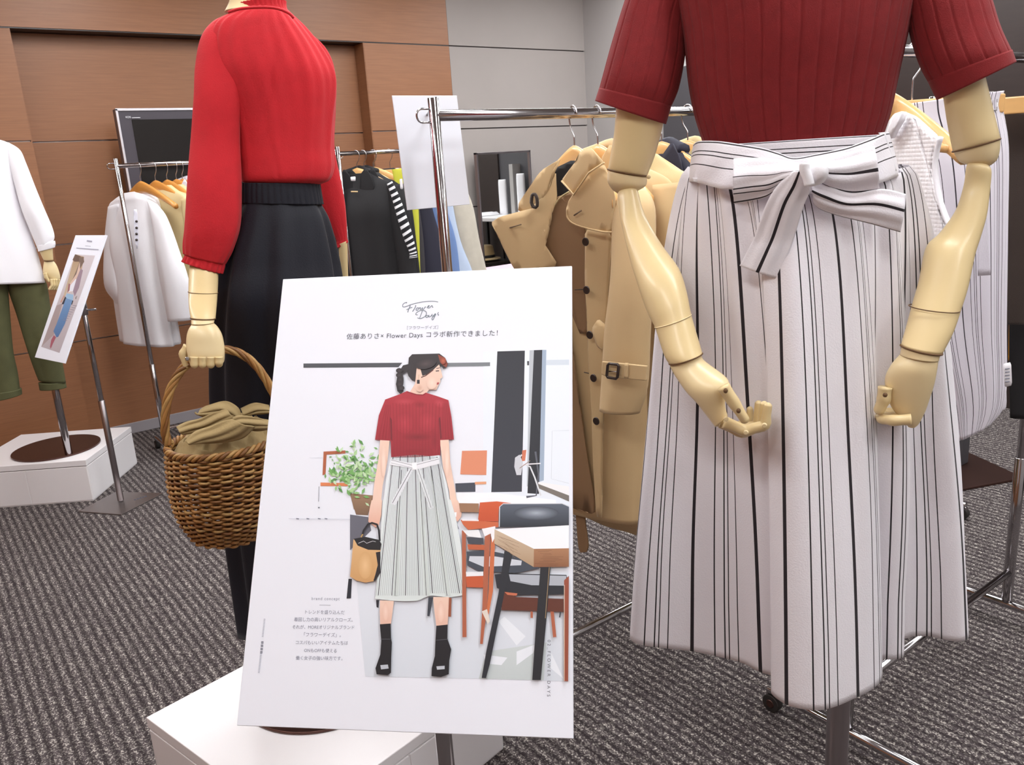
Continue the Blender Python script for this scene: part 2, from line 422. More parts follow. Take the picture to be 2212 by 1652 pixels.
# ------------------------------------------------------------------ clothes racks
def caster(P, parent):
    x, y = P[0], P[1]
    c = box('caster', (x - .007, y - .016, .028), (x + .007, y + .016, .05), M['chrome'], parent, .003)
    cyl('wheel', (x - .011, y, .023), (x + .011, y, .023), .023, M['rubber'], c, 20); cyl('hub', (x - .0125, y, .023), (x + .0125, y, .023), .011, M['darkdisc'], c, 12)

def rack(label, x0, x1, y, zr_, zbar, footL=(.21, .21), r=.0115, post_ext=.035, loop=True, casters=True):
    t = thing('clothing_rack', label, 'rack', (x0, y, 0))
    cyl('rail', (x0, y, zr_), (x1, y, zr_), r, M['chrome'], t)
    for x, sg, fl in ((x0, -1, footL[0]), (x1, 1, footL[1])):
        cyl('post', (x, y, .06), (x, y, zr_ + post_ext), r, M['chrome'], t)
        cyl('sleeve_collar', (x, y, .07), (x, y, .5), r * 1.25, M['chrome'], t)
        cyl('foot', (x, y - fl, .055), (x, y + fl, .055), r, M['chrome'], t)
        if loop:
            pts = [(x, y, zr_ + .013)] + [(x + sg * (.03 + .012 * sin(a)), y, zr_ + .013 * cos(a)) for a in [pi * k / 8 for k in range(9)]] + [(x, y, zr_ - .013)]
            tube('end_loop', pts, .0022, M['chrome'], t, 6)
        for s in (-1, 1): caster((x, y + s * (fl - .012)), t)
    cyl('lower_bar', (x0, y, zbar), (x1, y, zbar), r * .9, M['chrome'], t)
    return t
rackC = rack('long chrome rack holding the tan trench coats behind the big poster', .936, 2.95, 1.48, 1.463, .15, footL=(.055, .22))
rackR = rack('chrome rack with striped skirts and white knit behind the mannequin in the burgundy top', 1.53, 2.35, .873, 1.521, .156)
for ch in list(rackR.children):
    if ch.name.startswith('post'): stick_parent = ch; break
rackL = rack('chrome rack of white and beige shirts in front of the television', .953, 2.1, 4.38, 1.478, .15, r=.011)
rackB = rack('chrome rack of black jackets and yellow trousers right of the red blouse', 1.93, 2.60, 4.0, 1.477, .15, r=.011)
box('maker_sticker', (1.517, .858, .19), (1.543, .8605, .235), M['tagwhite'], rackR)

# hangers -------------------------------------------------------
def hanger_proto(wood, w=.205, kind='coat'):
    t = bpy.data.objects.new('coat_hanger' if kind == 'coat' else 'clip_hanger', None); COL.objects.link(t); t.empty_display_size = .05
    hook = [(.0, 0, -.095), (0, 0, -.055), (.004, 0, -.045), (.014, 0, -.03), (.019, 0, -.012), (.016, 0, .004), (.007, 0, .014), (-.004, 0, .015), (-.013, 0, .008), (-.016, 0, -.004)]
    tube('hook', hook, .0019, M['wire'], t, 6, sub=3, local=True)
    if kind == 'coat':
        vs, fs = [], []; n = 28
        for i in range(n + 1):
            a = -1 + 2 * i / n; x = a * w; zc = -.1 - .1 * abs(a) ** 1.45
            h = .034 - .012 * abs(a); d = .006 + .014 * max(0, abs(a) - .45) ** 1.2; y = .018 * a * a
            h += .016 * (1 - abs(a)) ** 2
            for k in range(8):
                th = 2 * pi * (k + .5) / 8; vs.append((x, y + d * cos(th) * 1.2, zc + h * .6 * math.copysign(abs(sin(th)) ** .6, sin(th))))
        for i in range(n):
            for k in range(8): fs.append((i * 8 + k, i * 8 + (k + 1) % 8, (i + 1) * 8 + (k + 1) % 8, (i + 1) * 8 + k))
        fs += [tuple(range(8)), tuple(range(n * 8, n * 8 + 8))]
        fixn(link('shoulder_bar', vs, fs, wood, t, local=True))
    else:
        box('wood_bar', (-w, -.007, -.125), (w, .007, -.09), wood, t, .003, local=True)
        for s in (-1, 1):
            c = box('clip', (s * w * .8 - .012, -.012, -.165), (s * w * .8 + .012, .012, -.085), M['plate'], t, .003, local=True)
            tube('spring', [(s * w * .8 - .016, -.014, -.1), (s * w * .8 - .016, -.014, -.12), (s * w * .8 + .016, -.014, -.12), (s * w * .8 + .016, -.014, -.1)], .0015, M['wire'], c, 6, local=True)
    return t
PROT = {}
def hang(kind, x, y, z, ang, label, group, wood='hangwood'):
    key = (kind, wood)
    if key not in PROT:
        PROT[key] = hanger_proto(M[wood], kind=kind, w=.205 if kind == 'coat' else .17); o = PROT[key]
    else:
        src = PROT[key]; o = src.copy(); COL.objects.link(o)
        for ch in list(src.children):
            c = ch.copy(); COL.objects.link(c); c.parent = o
            for g2 in ch.children:
                d = g2.copy(); COL.objects.link(d); d.parent = c
    o.location = (x, y, z); o.rotation_euler = (0, 0, ang); tag(o, label, 'hanger', group); return o

# ------------------------------------------------------------------ hanging garments (generic)
def garment(name, label, cat, x, y, zr0, ang, m, length=.7, w=.21, group=None, sleeve=.55, collar=None, flare=1.1, th=.16, buttons=0, seed=0, hanger='hangwood', hlabel=None, hgroup=None, hkind='coat', spread=.1):
    """ang: direction (radians) the garment's face looks, in world XY"""
    n = (cos(ang), sin(ang)); F = Fr((x, y, 0), n); z0 = zr0 - .085
    if hlabel: hang(hkind, x, y, zr0, ang + pi / 2, hlabel, hgroup, hanger)
    t = thing(name, label, cat, (x, y, z0 - length), group)
    rng = random.Random(seed); ph = rng.random() * 6
    rows = [(-.075, z0 - .015, .075, z0 - .015, 0, .3), (-w * .62, z0 - .045, w * .62, z0 - .045, 0, .22), (-w, z0 - .09, w, z0 - .09, 0, .2), (-w * 1.0, z0 - .2, w * 1.0, z0 - .2, 0, th / w),
            (-w * .97, z0 - .35, w * .97, z0 - .35, 0, th / w), (-w * flare, z0 - length, w * flare, z0 - length, 0, th / w * .9)]
    if not sleeve: rows[0] = (-.085, z0 - .02, .085, z0 - .02, 0, .3)
    loft('body', F, rows, m, t, nu=72, nv=26, metric=True, lin=False, fold=folds((.0, .06, 5, ph, 1), (.01, .05, 9, ph * 2, -1), n=.03, seed=seed))
    for s in (-1, 1):
        if sleeve:
            sl = sleeve; a0 = s * w; dx = s * spread
            R = [(a0 - .06, z0 - .075, a0 + .01 * s + .0, z0 - .085), ]
            rows = [(a0 - .05 - .01 * s, z0 - .085, a0 + .03 * s + .012, z0 - .08, .0, .6), (a0 - .055 + dx * .25, z0 - .2, a0 + .055 + dx * .25, z0 - .19, .012, .7),
                    (a0 - .052 + dx * .6, z0 - .2 - sl * .4, a0 + .052 + dx * .6, z0 - .19 - sl * .4, .02, .6), (a0 - .045 + dx, z0 - .1 - sl, a0 + .05 + dx, z0 - .09 - sl, .03, .5)]
            loft('sleeve', F, rows, m, t, nu=28, nv=16, metric=True, fold=folds((.02, .06, 3, ph + s, 3), n=.08, seed=seed + s))
    if collar:
        for s in (-1, 1):
            panel('collar', F, [(s * .012, z0 - .13), (s * .03, z0 - .02), (s * .06, z0 + .012), (s * .085, z0 - .03), (s * .1, z0 - .09), (s * .055, z0 - .145)], collar, t, off=.035, metric=True, t=.004)
        tube('collar_stand', [F.m(a, z0 - .01 + .02 * (1 - abs(a) / .07), -.03 + .03 * abs(a) / .07) for a in (-.07, -.035, 0, .035, .07)], .016, collar, t, 8, sub=3)
    for k in range(buttons):
        p = F.m(.012, z0 - .18 - k * .11, th + .008); cyl('button', p - F.n * .002, p + F.n * .002, .008, M['button'], t, 12)
    return t

def hung(name, label, cat, F, rows, m, group=None, th=.35, nu=64, nv=22, fold=None, base=None, lin=False):
    """hung garment described by its own outline rows in plane F"""
    a = F.px(rows[0][0], rows[0][1]); b = F.px(rows[0][2], rows[0][3]); c = (a + b) / 2
    zb = F.px(rows[-1][0], rows[-1][1]).z
    t = thing(name, label, cat, (c.x, c.y, zb), group)
    loft(base or 'body', F, rows, m, t, nu=nu, nv=nv, th=th, fold=fold, lin=lin); return t

# ---- rack L: white shirt, beige shirts, lilac blouse
HG = 'amber wooden hangers on the rack by the television'
FL = Fr((1.07, 4.38, 0), (-.92, -.39))
angL = math.atan2(-.39, -.92)
for k, x in enumerate((1.05, 1.12, 1.175, 1.22, 1.25)):
    hang('coat', x, 4.38, 1.474, angL + pi / 2, ['amber hanger inside the white collarless shirt, nearest the rack post', 'amber hanger of the first beige shirt, second from the rack post', 'amber hanger in the middle of the five by the television', 'amber hanger carrying the lilac blouse, fourth from the post', 'amber hanger farthest from the rack post, beside the red sleeve'][k], HG, 'hangdark')
t = thing('shirt', 'long white collarless shirt hanging first on the rack by the television', 'shirt', (1.0, 4.38, .68), None)
loft('body', FL, [(270, 418, 305, 412, 0, .5), (250, 432, 330, 424, 0, .35), (238, 450, 342, 442, 0, .3), (238, 520, 350, 520), (250, 600, 362, 600), (260, 680, 372, 692), (268, 730, 382, 746)], M['shirt'], t, nu=96, nv=30, th=.45, fold=folds((.0, .05, 5, 0, 1), (0, .03, 11, 1, 0), n=.03))
loft('sleeve', FL, [(236, 447, 258, 440, .05), (230, 520, 262, 520, .05), (230, 610, 270, 612, .06), (250, 650, 276, 650, .05), (266, 683, 280, 676, .04)], M['shirt'], t, th=.5, fold=folds((.05, .1, 3, 0, 2), n=.1))
loft('sleeve', FL, [(318, 428, 340, 446, .05), (330, 480, 358, 470, .07), (340, 545, 384, 540, .08), (352, 620, 404, 615, .08), (364, 692, 408, 692, .08)], M['shirt'], t, th=.45, fold=folds((.04, .07, 3, 1, 2), n=.08))
FLf = facing(295, 480, 4.37)
panel('neckline_placket', FLf, [(288, 452), (296, 452), (300, 520), (296, 540), (291, 520)], M['shirtgrey'], t, bulge=.001)
for yy in (478, 492, 505, 518): ball('button', FLf.px(295, yy, .004), .006, M['button'], t)
tube('neck_tag', [FL.px(281, 455, .03), FL.px(288, 454, .035)], .004, M['tan'], t, 6)
GB = 'beige shirts on the rack by the television'
for k, (x, lab, mm_) in enumerate(((1.14, 'beige shirt hanging directly behind the white collarless shirt', 'beige'), (1.195, 'second beige shirt, behind the first one and next to the red sleeve', 'beige'))):
    garment('shirt', lab, 'shirt', x, 4.38, 1.475, angL, M[mm_], .62, .2, GB, .5, seed=k + 3, th=.05, spread=.06)
garment('blouse', 'gathered pale lilac blouse hanging beyond the beige shirts', 'blouse', 1.25, 4.38, 1.475, angL, M['shirtgrey'], .55, .2, None, .4, seed=8, th=.06, spread=.05, collar=M['shirtgrey'])

# ---- rack B: black jackets, striped sweater, clip hangers with trousers
angB = math.atan2(-.66, -.75)
GJ = 'black jackets on the rack right of the red blouse'
HB = 'pale wooden hangers on the rack right of the red blouse'
garment('jacket', 'black cotton jacket with a white neck label, first on its rack', 'jacket', 2.03, 4.0, 1.474, angB, M['blackcloth'], .74, .2, GJ, .5, M['blackcloth'], 1.0, .07, seed=21, hlabel='hanger under the first black jacket with the white label', hgroup=HB, hanger='hangwood', spread=.03)
FBk = facing(760, 390, 4.42)
panel('neck_label', FBk, [(757, 382), (768, 381), (768, 391), (758, 391)], M['tagwhite'], bpy.data.objects['jacket'], bulge=0, t=.001)
tube('hanging_loop', [FBk.px(758, 414), FBk.px(773, 414)], .004, M['tan'], bpy.data.objects['jacket'], 6)
garment('jacket', 'second black jacket, pressed behind the one with the white label', 'jacket', 2.07, 4.0, 1.474, angB, M['blackcloth'], .74, .185, GJ, .5, M['blackcloth'], 1.0, .07, seed=22, hlabel='middle hanger of the three above the black jackets', hgroup=HB, hanger='hangwood', spread=.03)
hang('coat', 2.13, 4.0, 1.474, angB + pi / 2, 'third hanger above the black jackets, holding the striped sweater', HB)
def PX(x, y, n=(-.37, -.93)): return Fr((x, y, 0), n)
t = hung('sweater', 'black and white striped sweater showing its sleeve beside the black jackets', 'sweater', PX(2.16, 4.0), [(790, 378, 825, 378, 0, .4), (800, 395, 850, 392), (800, 440, 862, 430), (805, 520, 884, 512), (812, 585, 890, 582)], M['sailor'], th=.3)
loft('sleeve', facing(870, 470, 4.30), [(835, 395, 846, 389), (847, 430, 862, 422), (858, 470, 876, 460), (872, 515, 890, 503), (884, 545, 899, 540), (884, 558, 902, 556)], M['sailor'], t, nu=24, nv=24, th=.6)
HC2 = 'clip hangers holding trousers on the rack right of the red blouse'
angc = angB + pi / 2
hang('clip', 2.135, 4.02, 1.474, angc, 'pale clip hanger holding the black trousers beside the jackets', HC2)
hang('clip', 2.235, 4.02, 1.474, angc, 'pale clip hanger holding the lime yellow trousers', HC2)
hung('trousers', 'black trousers clipped up between the striped sweater and the yellow pair', 'trousers', PX(2.19, 4.0), [(795, 368, 852, 362), (800, 400, 862, 392), (815, 470, 880, 465), (830, 590, 890, 590)], M['blackcloth'], th=.3)
hung('trousers', 'lime yellow trousers hanging from a clip hanger left of the blank sheet', 'trousers', facing(880, 450, 4.45), [(846, 366, 878, 362), (849, 378, 892, 374), (860, 440, 903, 438), (870, 520, 906, 515), (872, 605, 908, 605)], M['yellow'], th=.35, fold=folds((.02, .05, 4, 0, 0)))
panel('price_tag', facing(880, 450, 4.45), [(863, 387), (869, 386), (871, 408), (865, 409)], M['tagwhite'], bpy.data.objects['trousers.001'], off=.07, bulge=0, t=.001)
GT = None
hung('trousers', 'charcoal trousers hanging between the yellow pair and the navy skirt', 'trousers', PX(2.30, 4.0), [(872, 372, 896, 370), (880, 440, 905, 440), (888, 520, 915, 520), (893, 605, 920, 605)], M['charcoal'], th=.35)
hung('skirt', 'dark navy skirt hanging below the blank white sheet', 'skirt', PX(2.36, 4.0), [(880, 372, 925, 370), (892, 440, 932, 440), (902, 520, 955, 520), (905, 605, 985, 605)], M['navy'], th=.3, fold=folds((0, .04, 6, 0, 0)))
hung('shirt', 'mid blue shirt, a thin strip beside the navy skirt', 'shirt', PX(2.43, 4.0), [(905, 372, 950, 370), (925, 445, 962, 440), (945, 520, 985, 520), (955, 605, 995, 605)], M['blue'], th=.25)
hung('shirt', 'pale blue shirt hanging right of the chrome post', 'shirt', PX(2.49, 4.0), [(935, 372, 970, 370), (948, 440, 978, 440), (960, 520, 995, 520), (968, 590, 1020, 585), (970, 610, 1018, 610)], M['ltblue'], th=.3)
hung('skirt', 'stone linen skirt with soft pleats, farthest right on its rack', 'skirt', PX(2.555, 4.0), [(950, 372, 985, 370), (970, 440, 1019, 436), (990, 520, 1036, 520), (1008, 605, 1055, 600)], M['stone'], th=.35, fold=folds((.03, .07, 5, 1, 0)))

# ---- rack C: trench coats
HT = 'beech hangers inside the trench coats'
hx = [1.31, 1.384, 1.602, 1.70]
FC = Fr((1.31, 1.48, 0), (-1, -.12))
hl = ['beech hanger inside the open tan trench coat nearest the big poster', 'beech hanger of the second tan trench coat, left of the mannequin arm', 'beech hanger of the navy coat, right of the mannequin arm', 'beech hanger farthest right, beside the striped waistband']
for k in range(4): hang('coat', hx[k], 1.48, 1.464, pi / 2 + (-.2, -.12, .05, .08)[k], hl[k], HT)
GC = None
zc = lambda pts: zp(pts, 3.7548, 1080, 280)
z8 = lambda pts: zp(pts, 2.8, 1230, 650)
t = thing('trench_coat', 'open tan trench coat with wide lapel and buckled sleeve, nearest the big poster', 'coat', (1.31, 1.48, .48))
coat = t
loft('body', FC, [(1205, 372, 1275, 366, .0, .35), (1165, 400, 1345, 390, 0, .22), (1140, 450, 1392, 430, 0, .2), (1128, 560, 1398, 540, 0, .22), (1140, 800, 1392, 800, 0, .24), (1150, 1000, 1390, 1020, 0, .24), (1160, 1075, 1388, 1132, 0, .22)], M['tan'], t, nu=96, nv=36, fold=folds((0, .03, 4, 0, 0), (0, .02, 7, 2, 1), n=.02))
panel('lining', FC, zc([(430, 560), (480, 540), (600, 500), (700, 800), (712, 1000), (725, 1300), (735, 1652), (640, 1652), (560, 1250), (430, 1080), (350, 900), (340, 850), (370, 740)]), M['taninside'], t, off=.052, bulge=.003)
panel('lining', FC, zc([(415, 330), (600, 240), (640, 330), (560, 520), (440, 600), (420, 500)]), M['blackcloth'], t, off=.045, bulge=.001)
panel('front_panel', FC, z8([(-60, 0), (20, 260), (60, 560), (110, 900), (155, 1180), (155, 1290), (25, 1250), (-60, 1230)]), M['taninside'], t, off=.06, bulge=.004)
panel('lapel', FC, zc([(415, 330), (430, 560), (400, 680), (345, 830), (350, 920), (440, 1100), (300, 1180), (170, 1150), (60, 880), (5, 745), (60, 700), (290, 630), (330, 560)]), M['tan'], t, off=.075, bulge=.006, tilt=(-.25, 0))
panel('shoulder_flap', FC, zc([(465, 235), (415, 330), (400, 470), (300, 640), (180, 660), (185, 590), (250, 480), (340, 330)]), M['tan'], t, off=.07, bulge=.004, tilt=(-.2, 0))
panel('collar', FC, zc([(700, 155), (745, 150), (845, 268), (720, 350), (600, 528), (500, 415), (610, 275), (655, 185)]), M['tan'], t, off=.105, bulge=.003, t=.004)
tube('collar_edge', [FC.px(*p, .11) for p in zc([(500, 415), (598, 528), (720, 350), (845, 268)])], .0022, M['tan'], t, 6)
panel('storm_flap', FC, zc([(600, 528), (720, 350), (840, 275), (900, 400), (945, 560), (910, 830), (830, 825), (700, 795), (590, 755), (545, 710), (545, 640), (570, 570)]), M['tan'], t, off=.09, bulge=.004, t=.003)
tube('flap_hem', [FC.px(*p, .094) for p in zc([(548, 640), (545, 705), (590, 757), (700, 797), (830, 827), (912, 832)])], .0022, M['tan'], t, 6, sub=3)
tube('buttonhole', [FC.px(*p, .103) for p in zc([(600, 695), (660, 655)])], .0018, M['thread'], t, 5)
tube('buttonhole', [FC.px(*p, .098) for p in zc([(80, 795), (172, 768)])], .0016, M['thread'], t, 5)
tube('lining_edge', [FC.px(*p, .062) for p in zc([(560, 505), (480, 560), (420, 660), (390, 740), (340, 830), (345, 900), (380, 980)])], .0022, M['beige'], t, 6, sub=3)
panel('front_panel', FC, [(1266, 492), (1323, 503), (1318, 600), (1312, 720), (1306, 900), (1300, 1118), (1288, 1116), (1281, 900), (1272, 720), (1266, 600)], M['tan'], t, off=.064, bulge=.004, t=.003)
tube('belt_loop', [FC.px(*p, .09) for p in zc([(262, 530), (285, 525), (300, 560), (302, 620), (275, 628), (255, 590), (262, 530)])], .004, M['browncloth'], t, 6, sub=2)
for x, y in ((1266, 522), (1268, 626), (1275, 723), (1283, 816), (1289, 909)):
    p = FC.px(x, y, .083); b_ = cyl('button', p, p + FC.n * .004, .0095, M['button'], t, 16)
tube('buttonhole', [FC.px(1242, 626, .066), FC.px(1262, 625, .066)], .0012, M['button'], t, 5)
tube('buttonhole', [FC.px(1262, 804, .066), FC.px(1280, 808, .066)], .0012, M['button'], t, 5)
panel('pocket_flap', FC, zc([(755, 1610), (800, 1535), (870, 1590), (880, 1700), (870, 1800), (800, 1760)]), M['tan'], t, off=.085, bulge=.004, t=.005)
FS = Fr((1.31, 1.48, 0), (-.92, -.4))
sl = loft('sleeve', FC, [(1325, 412, 1392, 408, .05, .5), (1326, 450, 1412, 450, .07, .5), (1325, 560, 1412, 560, .09, .5), (1319, 640, 1408, 640, .1, .45), (1310, 720, 1402, 735, .1, .45), (1303, 820, 1395, 835, .1, .45), (1297, 885, 1378, 893, .1, .45)], M['tan'], t, nu=48, nv=30, fold=folds((.02, .04, 3, 0, 3), n=.04), caps=False)
solid(sl, .002, 0)
sheet('sleeve_strap', FC, [(1302, 780, 1300, 808), (1320, 782, 1318, 814), (1360, 786, 1358, 818), (1398, 790, 1396, 822)], M['tan'], t, off=.149, bulge=0, t=.004)
tube('buckle', [FC.px(*p, .158) for p in z8([(240, 378), (292, 384), (298, 395), (290, 462), (282, 470), (232, 462), (226, 452), (232, 388)])], .0032, M['button'], t, 8, closed=True)
tube('buckle_pin', [FC.px(*p, .158) for p in z8([(240, 425), (290, 428)])], .0014, M['chrome'], t, 6)
sheet('strap_keeper', FC, [(1350, 784, 1357, 784), (1349, 818, 1356, 818)], M['tan'], t, off=.155, nu=3, nv=4, t=.003)
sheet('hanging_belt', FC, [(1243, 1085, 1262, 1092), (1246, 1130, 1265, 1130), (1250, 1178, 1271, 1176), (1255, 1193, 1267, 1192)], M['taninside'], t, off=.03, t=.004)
garment('trench_coat', 'second tan trench coat, its round shoulder right of the mannequin arm', 'coat', 1.40, 1.48, 1.464, pi + .05, M['tan'], .95, .21, GC, .55, M['tan'], 1.05, .05, 4, 31, spread=.03)
garment('trench_coat', 'beige trench coat between the second tan coat and the navy one', 'coat', 1.50, 1.48, 1.462, pi + .05, M['beige'], .95, .2, GC, .5, None, 1.05, .04, 0, 32, hlabel='beech hanger half hidden behind the mannequin arm', hgroup=HT, spread=.03)
garment('trench_coat', 'navy trench coat between mannequin arm and striped waistband', 'coat', 1.602, 1.48, 1.462, pi + .08, M['navy'], .9, .2, GC, .55, M['navy'], 1.05, .06, 4, 33, spread=.05)
garment('trench_coat', 'pale beige trench coat behind the navy one, its collar showing', 'coat', 1.70, 1.48, 1.462, pi + .08, M['beige'], .9, .2, GC, .55, M['beige'], 1.05, .05, 0, 34, spread=.03)
for k, x in enumerate((1.86, 2.05, 2.3)):
    garment('jacket', ['grey jacket farther along the trench coat rack, behind the mannequin', 'black jacket farther along the trench coat rack, behind the mannequin', 'navy jacket farthest along the trench coat rack, behind the mannequin'][k], 'jacket', x, 1.48, 1.462, pi + .08, M[('charcoal', 'blackcloth', 'navy')[k]], .65, .2, None, .5, None, 1.0, .05, 0, 35 + k, hlabel=['hanger of the grey jacket behind the mannequin', 'hanger of the black jacket behind the mannequin', 'hanger of the navy jacket behind the mannequin'][k], hgroup='hangers farther along the trench coat rack')

# ---- rack R: knit, striped skirts, dark clothes
HR = 'wooden hangers on the rack of striped skirts'
hang('coat', 1.56, .873, 1.521, -2.05, 'pale hanger whose tips stick out of the white knit', HR)
FK = Fr((1.56, .873, 0), (-.88, .46))
t = thing('knit_top', 'white waffle knit sleeveless top between mannequin waist and elbow', 'top', tuple(FK.px(1985, 420)[:2]) + (.9,))
wk = mat('white_waffle_knit', (240, 236, 238), .9, bump=.0); nt = wk.node_tree
v_ = nt.nodes.new('ShaderNodeTexVoronoi'); v_.inputs['Scale'].default_value = 140; v_.inputs['Randomness'].default_value = .0
tc = nt.nodes.new('ShaderNodeTexCoord'); nt.links.new(tc.outputs['Object'], v_.inputs['Vector'])
bp = nt.nodes.new('ShaderNodeBump'); bp.inputs['Strength'].default_value = .8; bp.inputs['Distance'].default_value = .002; bp.invert = True
nt.links.new(v_.outputs['Distance'], bp.inputs['Height']); nt.links.new(bp.outputs[0], nt.nodes['Principled BSDF'].inputs['Normal'])
panel('body', FK, [(1918, 300), (1925, 268), (1942, 245), (1958, 240), (1985, 252), (2030, 296), (2024, 325), (2020, 360), (2026, 410), (2036, 450), (2052, 490), (2060, 560), (2050, 760), (1900, 760), (1880, 500)], wk, t, bulge=.006, t=.012)
panel('neck_rib', FK, [(1918, 292), (1940, 246), (1956, 240), (1952, 262), (1930, 300)], M['shirt'], t, off=.02, bulge=.004, t=.01)
tube('armhole_edge', [FK.px(*p, .02) for p in [(2032, 296), (2024, 325), (2020, 360), (2026, 410), (2036, 450), (2052, 490)]], .005, M['shirt'], t, 8, sub=3)
tube('hanger_tip', [FK.px(2020, 314, -.004), FK.px(2050, 322, -.004)], [.011, .007], M['hangwood'], t, 8)
FR = Fr((1.66, .873, 0), (-.7, -.71))
hang('clip', 1.66, .873, 1.521, math.atan2(-.71, -.7) + pi / 2, 'clip hanger gripping the striped skirt, its hook left of the burgundy sleeve', 'clip hangers on the rack of striped skirts')
hang('clip', 1.93, .873, 1.521, math.atan2(-.71, -.7) + pi / 2 - .2, 'clip hanger with wide metal clip at the right edge of the photo', 'clip hangers on the rack of striped skirts')
t = hung('striped_skirt', 'black-striped white skirt hanging behind the mannequin elbow at right', 'skirt', FR, [(1905, 232, 2166, 196, 0, .2), (1915, 262, 2160, 226, 0, .2), (1925, 300, 2168, 262, 0, .22), (1950, 360, 2176, 335), (1975, 500, 2174, 500), (2000, 700, 2170, 700), (2040, 860, 2168, 862), (2060, 955, 2140, 915)], M['skirt2'], th=.28, nu=128, nv=40, fold=folds((.0, .05, 7, 0, 0), (.02, .04, 12, 1, 1), n=.03))
sheet('tie_end', FR, [(2100, 300, 2120, 300), (2110, 450, 2130, 450), (2112, 596, 2140, 594)], M['skirt2'], t, off=.085, nu=6, nv=12)
FR2 = Fr((1.78, .86, 0), (-.7, -.71))
hung('striped_skirt', 'second striped skirt hanging just behind the first at right', 'skirt', FR2, [(2010, 240, 2150, 215), (2020, 400, 2160, 380), (2030, 700, 2166, 690), (2040, 840, 2170, 860), (2045, 905, 2164, 886)], M['skirt2'], th=.3, nu=96, fold=folds((.02, .07, 6, 1, 0), n=.04))
FR3 = Fr((2.0, .873, 0), (-.7, -.71))
hung('trousers', 'dark brown wool trousers at the right edge of the photo', 'trousers', FR3, [(2162, 236, 2275, 262), (2172, 300, 2285, 300), (2174, 480, 2285, 480), (2172, 640, 2250, 640), (2176, 700, 2225, 700)], M['browncloth'], th=.3, fold=folds((.02, .05, 5, 0, 0)))
hung('skirt', 'black skirt hanging low at the right edge, above the chrome post', 'skirt', Fr((2.12, .873, 0), (-.7, -.71)), [(2165, 260, 2300, 285), (2180, 500, 2290, 500), (2180, 760, 2280, 760), (2182, 902, 2285, 900)], M['blackcloth'], th=.3)
hung('skirt', 'amber yellow skirt showing at the right edge behind the dark clothes', 'skirt', Fr((2.22, .873, 0), (-.7, -.71)), [(2194, 245, 2290, 260), (2186, 560, 2290, 560), (2180, 690, 2290, 690), (2178, 778, 2290, 778)], M['amber'], th=.15)
p0 = FR.px(2176, 808, -.02)
tt = panel('price_card', FR, [(2166, 786), (2184, 782), (2186, 832), (2170, 836)], M['tagwhite'], None, off=.1, bulge=0, t=.001)
tag(tt, 'small white printed price card beside the striped skirt hem', 'tag')
for k in range(5): sheet('print_line', FR, [(2171, 796 + k * 7, 2171, 798 + k * 7), (2181, 795 + k * 7, 2181, 797 + k * 7)], M['inkpale'], tt, off=.102, nu=1, nv=1, t=.0004)

# ------------------------------------------------------------------ mannequin pieces
def finger(F, parent, pts, w, off=0, name='finger', m=None, offs=None):
    P = [F.px(x, y, off + (offs[i] if offs else 0)) for i, (x, y) in enumerate(pts)]
    R = [pxm(P[0], k) / 2 for k in (w if isinstance(w, (list, tuple)) else [w] * len(P))]
    Q, RR = [], []
    for i in range(len(P)):
        if i: Q += [P[i - 1].lerp(P[i], .5)]; RR += [(R[i - 1] + R[i]) / 2 * .93]
        Q.append(P[i]); RR.append(R[i])
    d = (P[-1] - P[-2]).normalized(); r = RR[-1]
    Q += [Q[-1] + d * r * .5, Q[-1] + d * r * .85, Q[-1] + d * r]; RR += [r * .85, r * .5, r * .12]
    return tube(name, Q, RR, m or M['mannwood'], parent, 14, sub=3)
def ringline(name, F, a, b, m, parent, off=0, th=1, r=.0011, front=True, pad=1.012):
    A, B = F.px(*a, off), F.px(*b, off); c = (A + B) / 2; h = (B - A) / 2; N = (F.n - h.normalized() * F.n.dot(h.normalized())).normalized(); R = h.length
    pts = [c + h * (-cos(2 * pi * k / 32)) * pad + N * (R * th * sin(2 * pi * k / 32) * pad) for k in range(32)]
    return tube(name, pts, r, m, parent, 6, closed=True)

# ------------------------------------------------------------------ mannequin A : burgundy top, striped skirt
FA = facing(1715, 330, 1.2)
A = thing('mannequin', 'wooden mannequin in burgundy ribbed knit top and long black-striped white skirt', 'mannequin', (1.01, .59, 0))
torso = loft('torso', FA, [(1690, -420, 1790, -422, -.03, 1), (1680, -330, 1800, -332, -.03, 1), (1620, -240, 1840, -244, -.02, .6), (1545, -120, 1905, -125, 0, .5), (1520, 60, 1930, 55, 0, .55), (1530, 320, 1895, 315, 0, .62), (1520, 480, 1920, 480, 0, .5), (1530, 620, 1900, 620, 0, .45)], M['mannwood'], A, nu=40, nv=30)
NR = 38
def ribs(n, d):
    def f(u, v):
        x = (u * n) % 1; x = min(x, 1 - x)
        return -d * max(0, 1 - x / .1) + .004 * sin(2 * pi * 3 * u + v * 4)
    return f
loft('knit_top', FA, [(1660, -350, 1815, -352, -.03, 1), (1600, -290, 1870, -296, -.02, .75), (1500, -190, 1950, -200, 0, .62), (1452, -90, 1992, -95, 0, .6), (1462, 0, 1978, -2, 0, .64), (1478, 90, 1960, 85, 0, .68), (1487, 180, 1940, 175, 0, .66), (1500, 250, 1925, 243, 0, .64), (1520, 318, 1903, 310, 0, .63), (1530, 380, 1890, 375, 0, .6)], M['maroon'], A, nu=NR * 10, nv=70, fold=ribs(NR, .02), caps=False)
def sleeveA(rows, n=17, nm='sleeve'):
    o = loft(nm, FA, rows, M['maroon'], A, nu=n * 10, nv=36, fold=ribs(n, .035), caps=False, th=.85); solid(o, .003, -1); return o
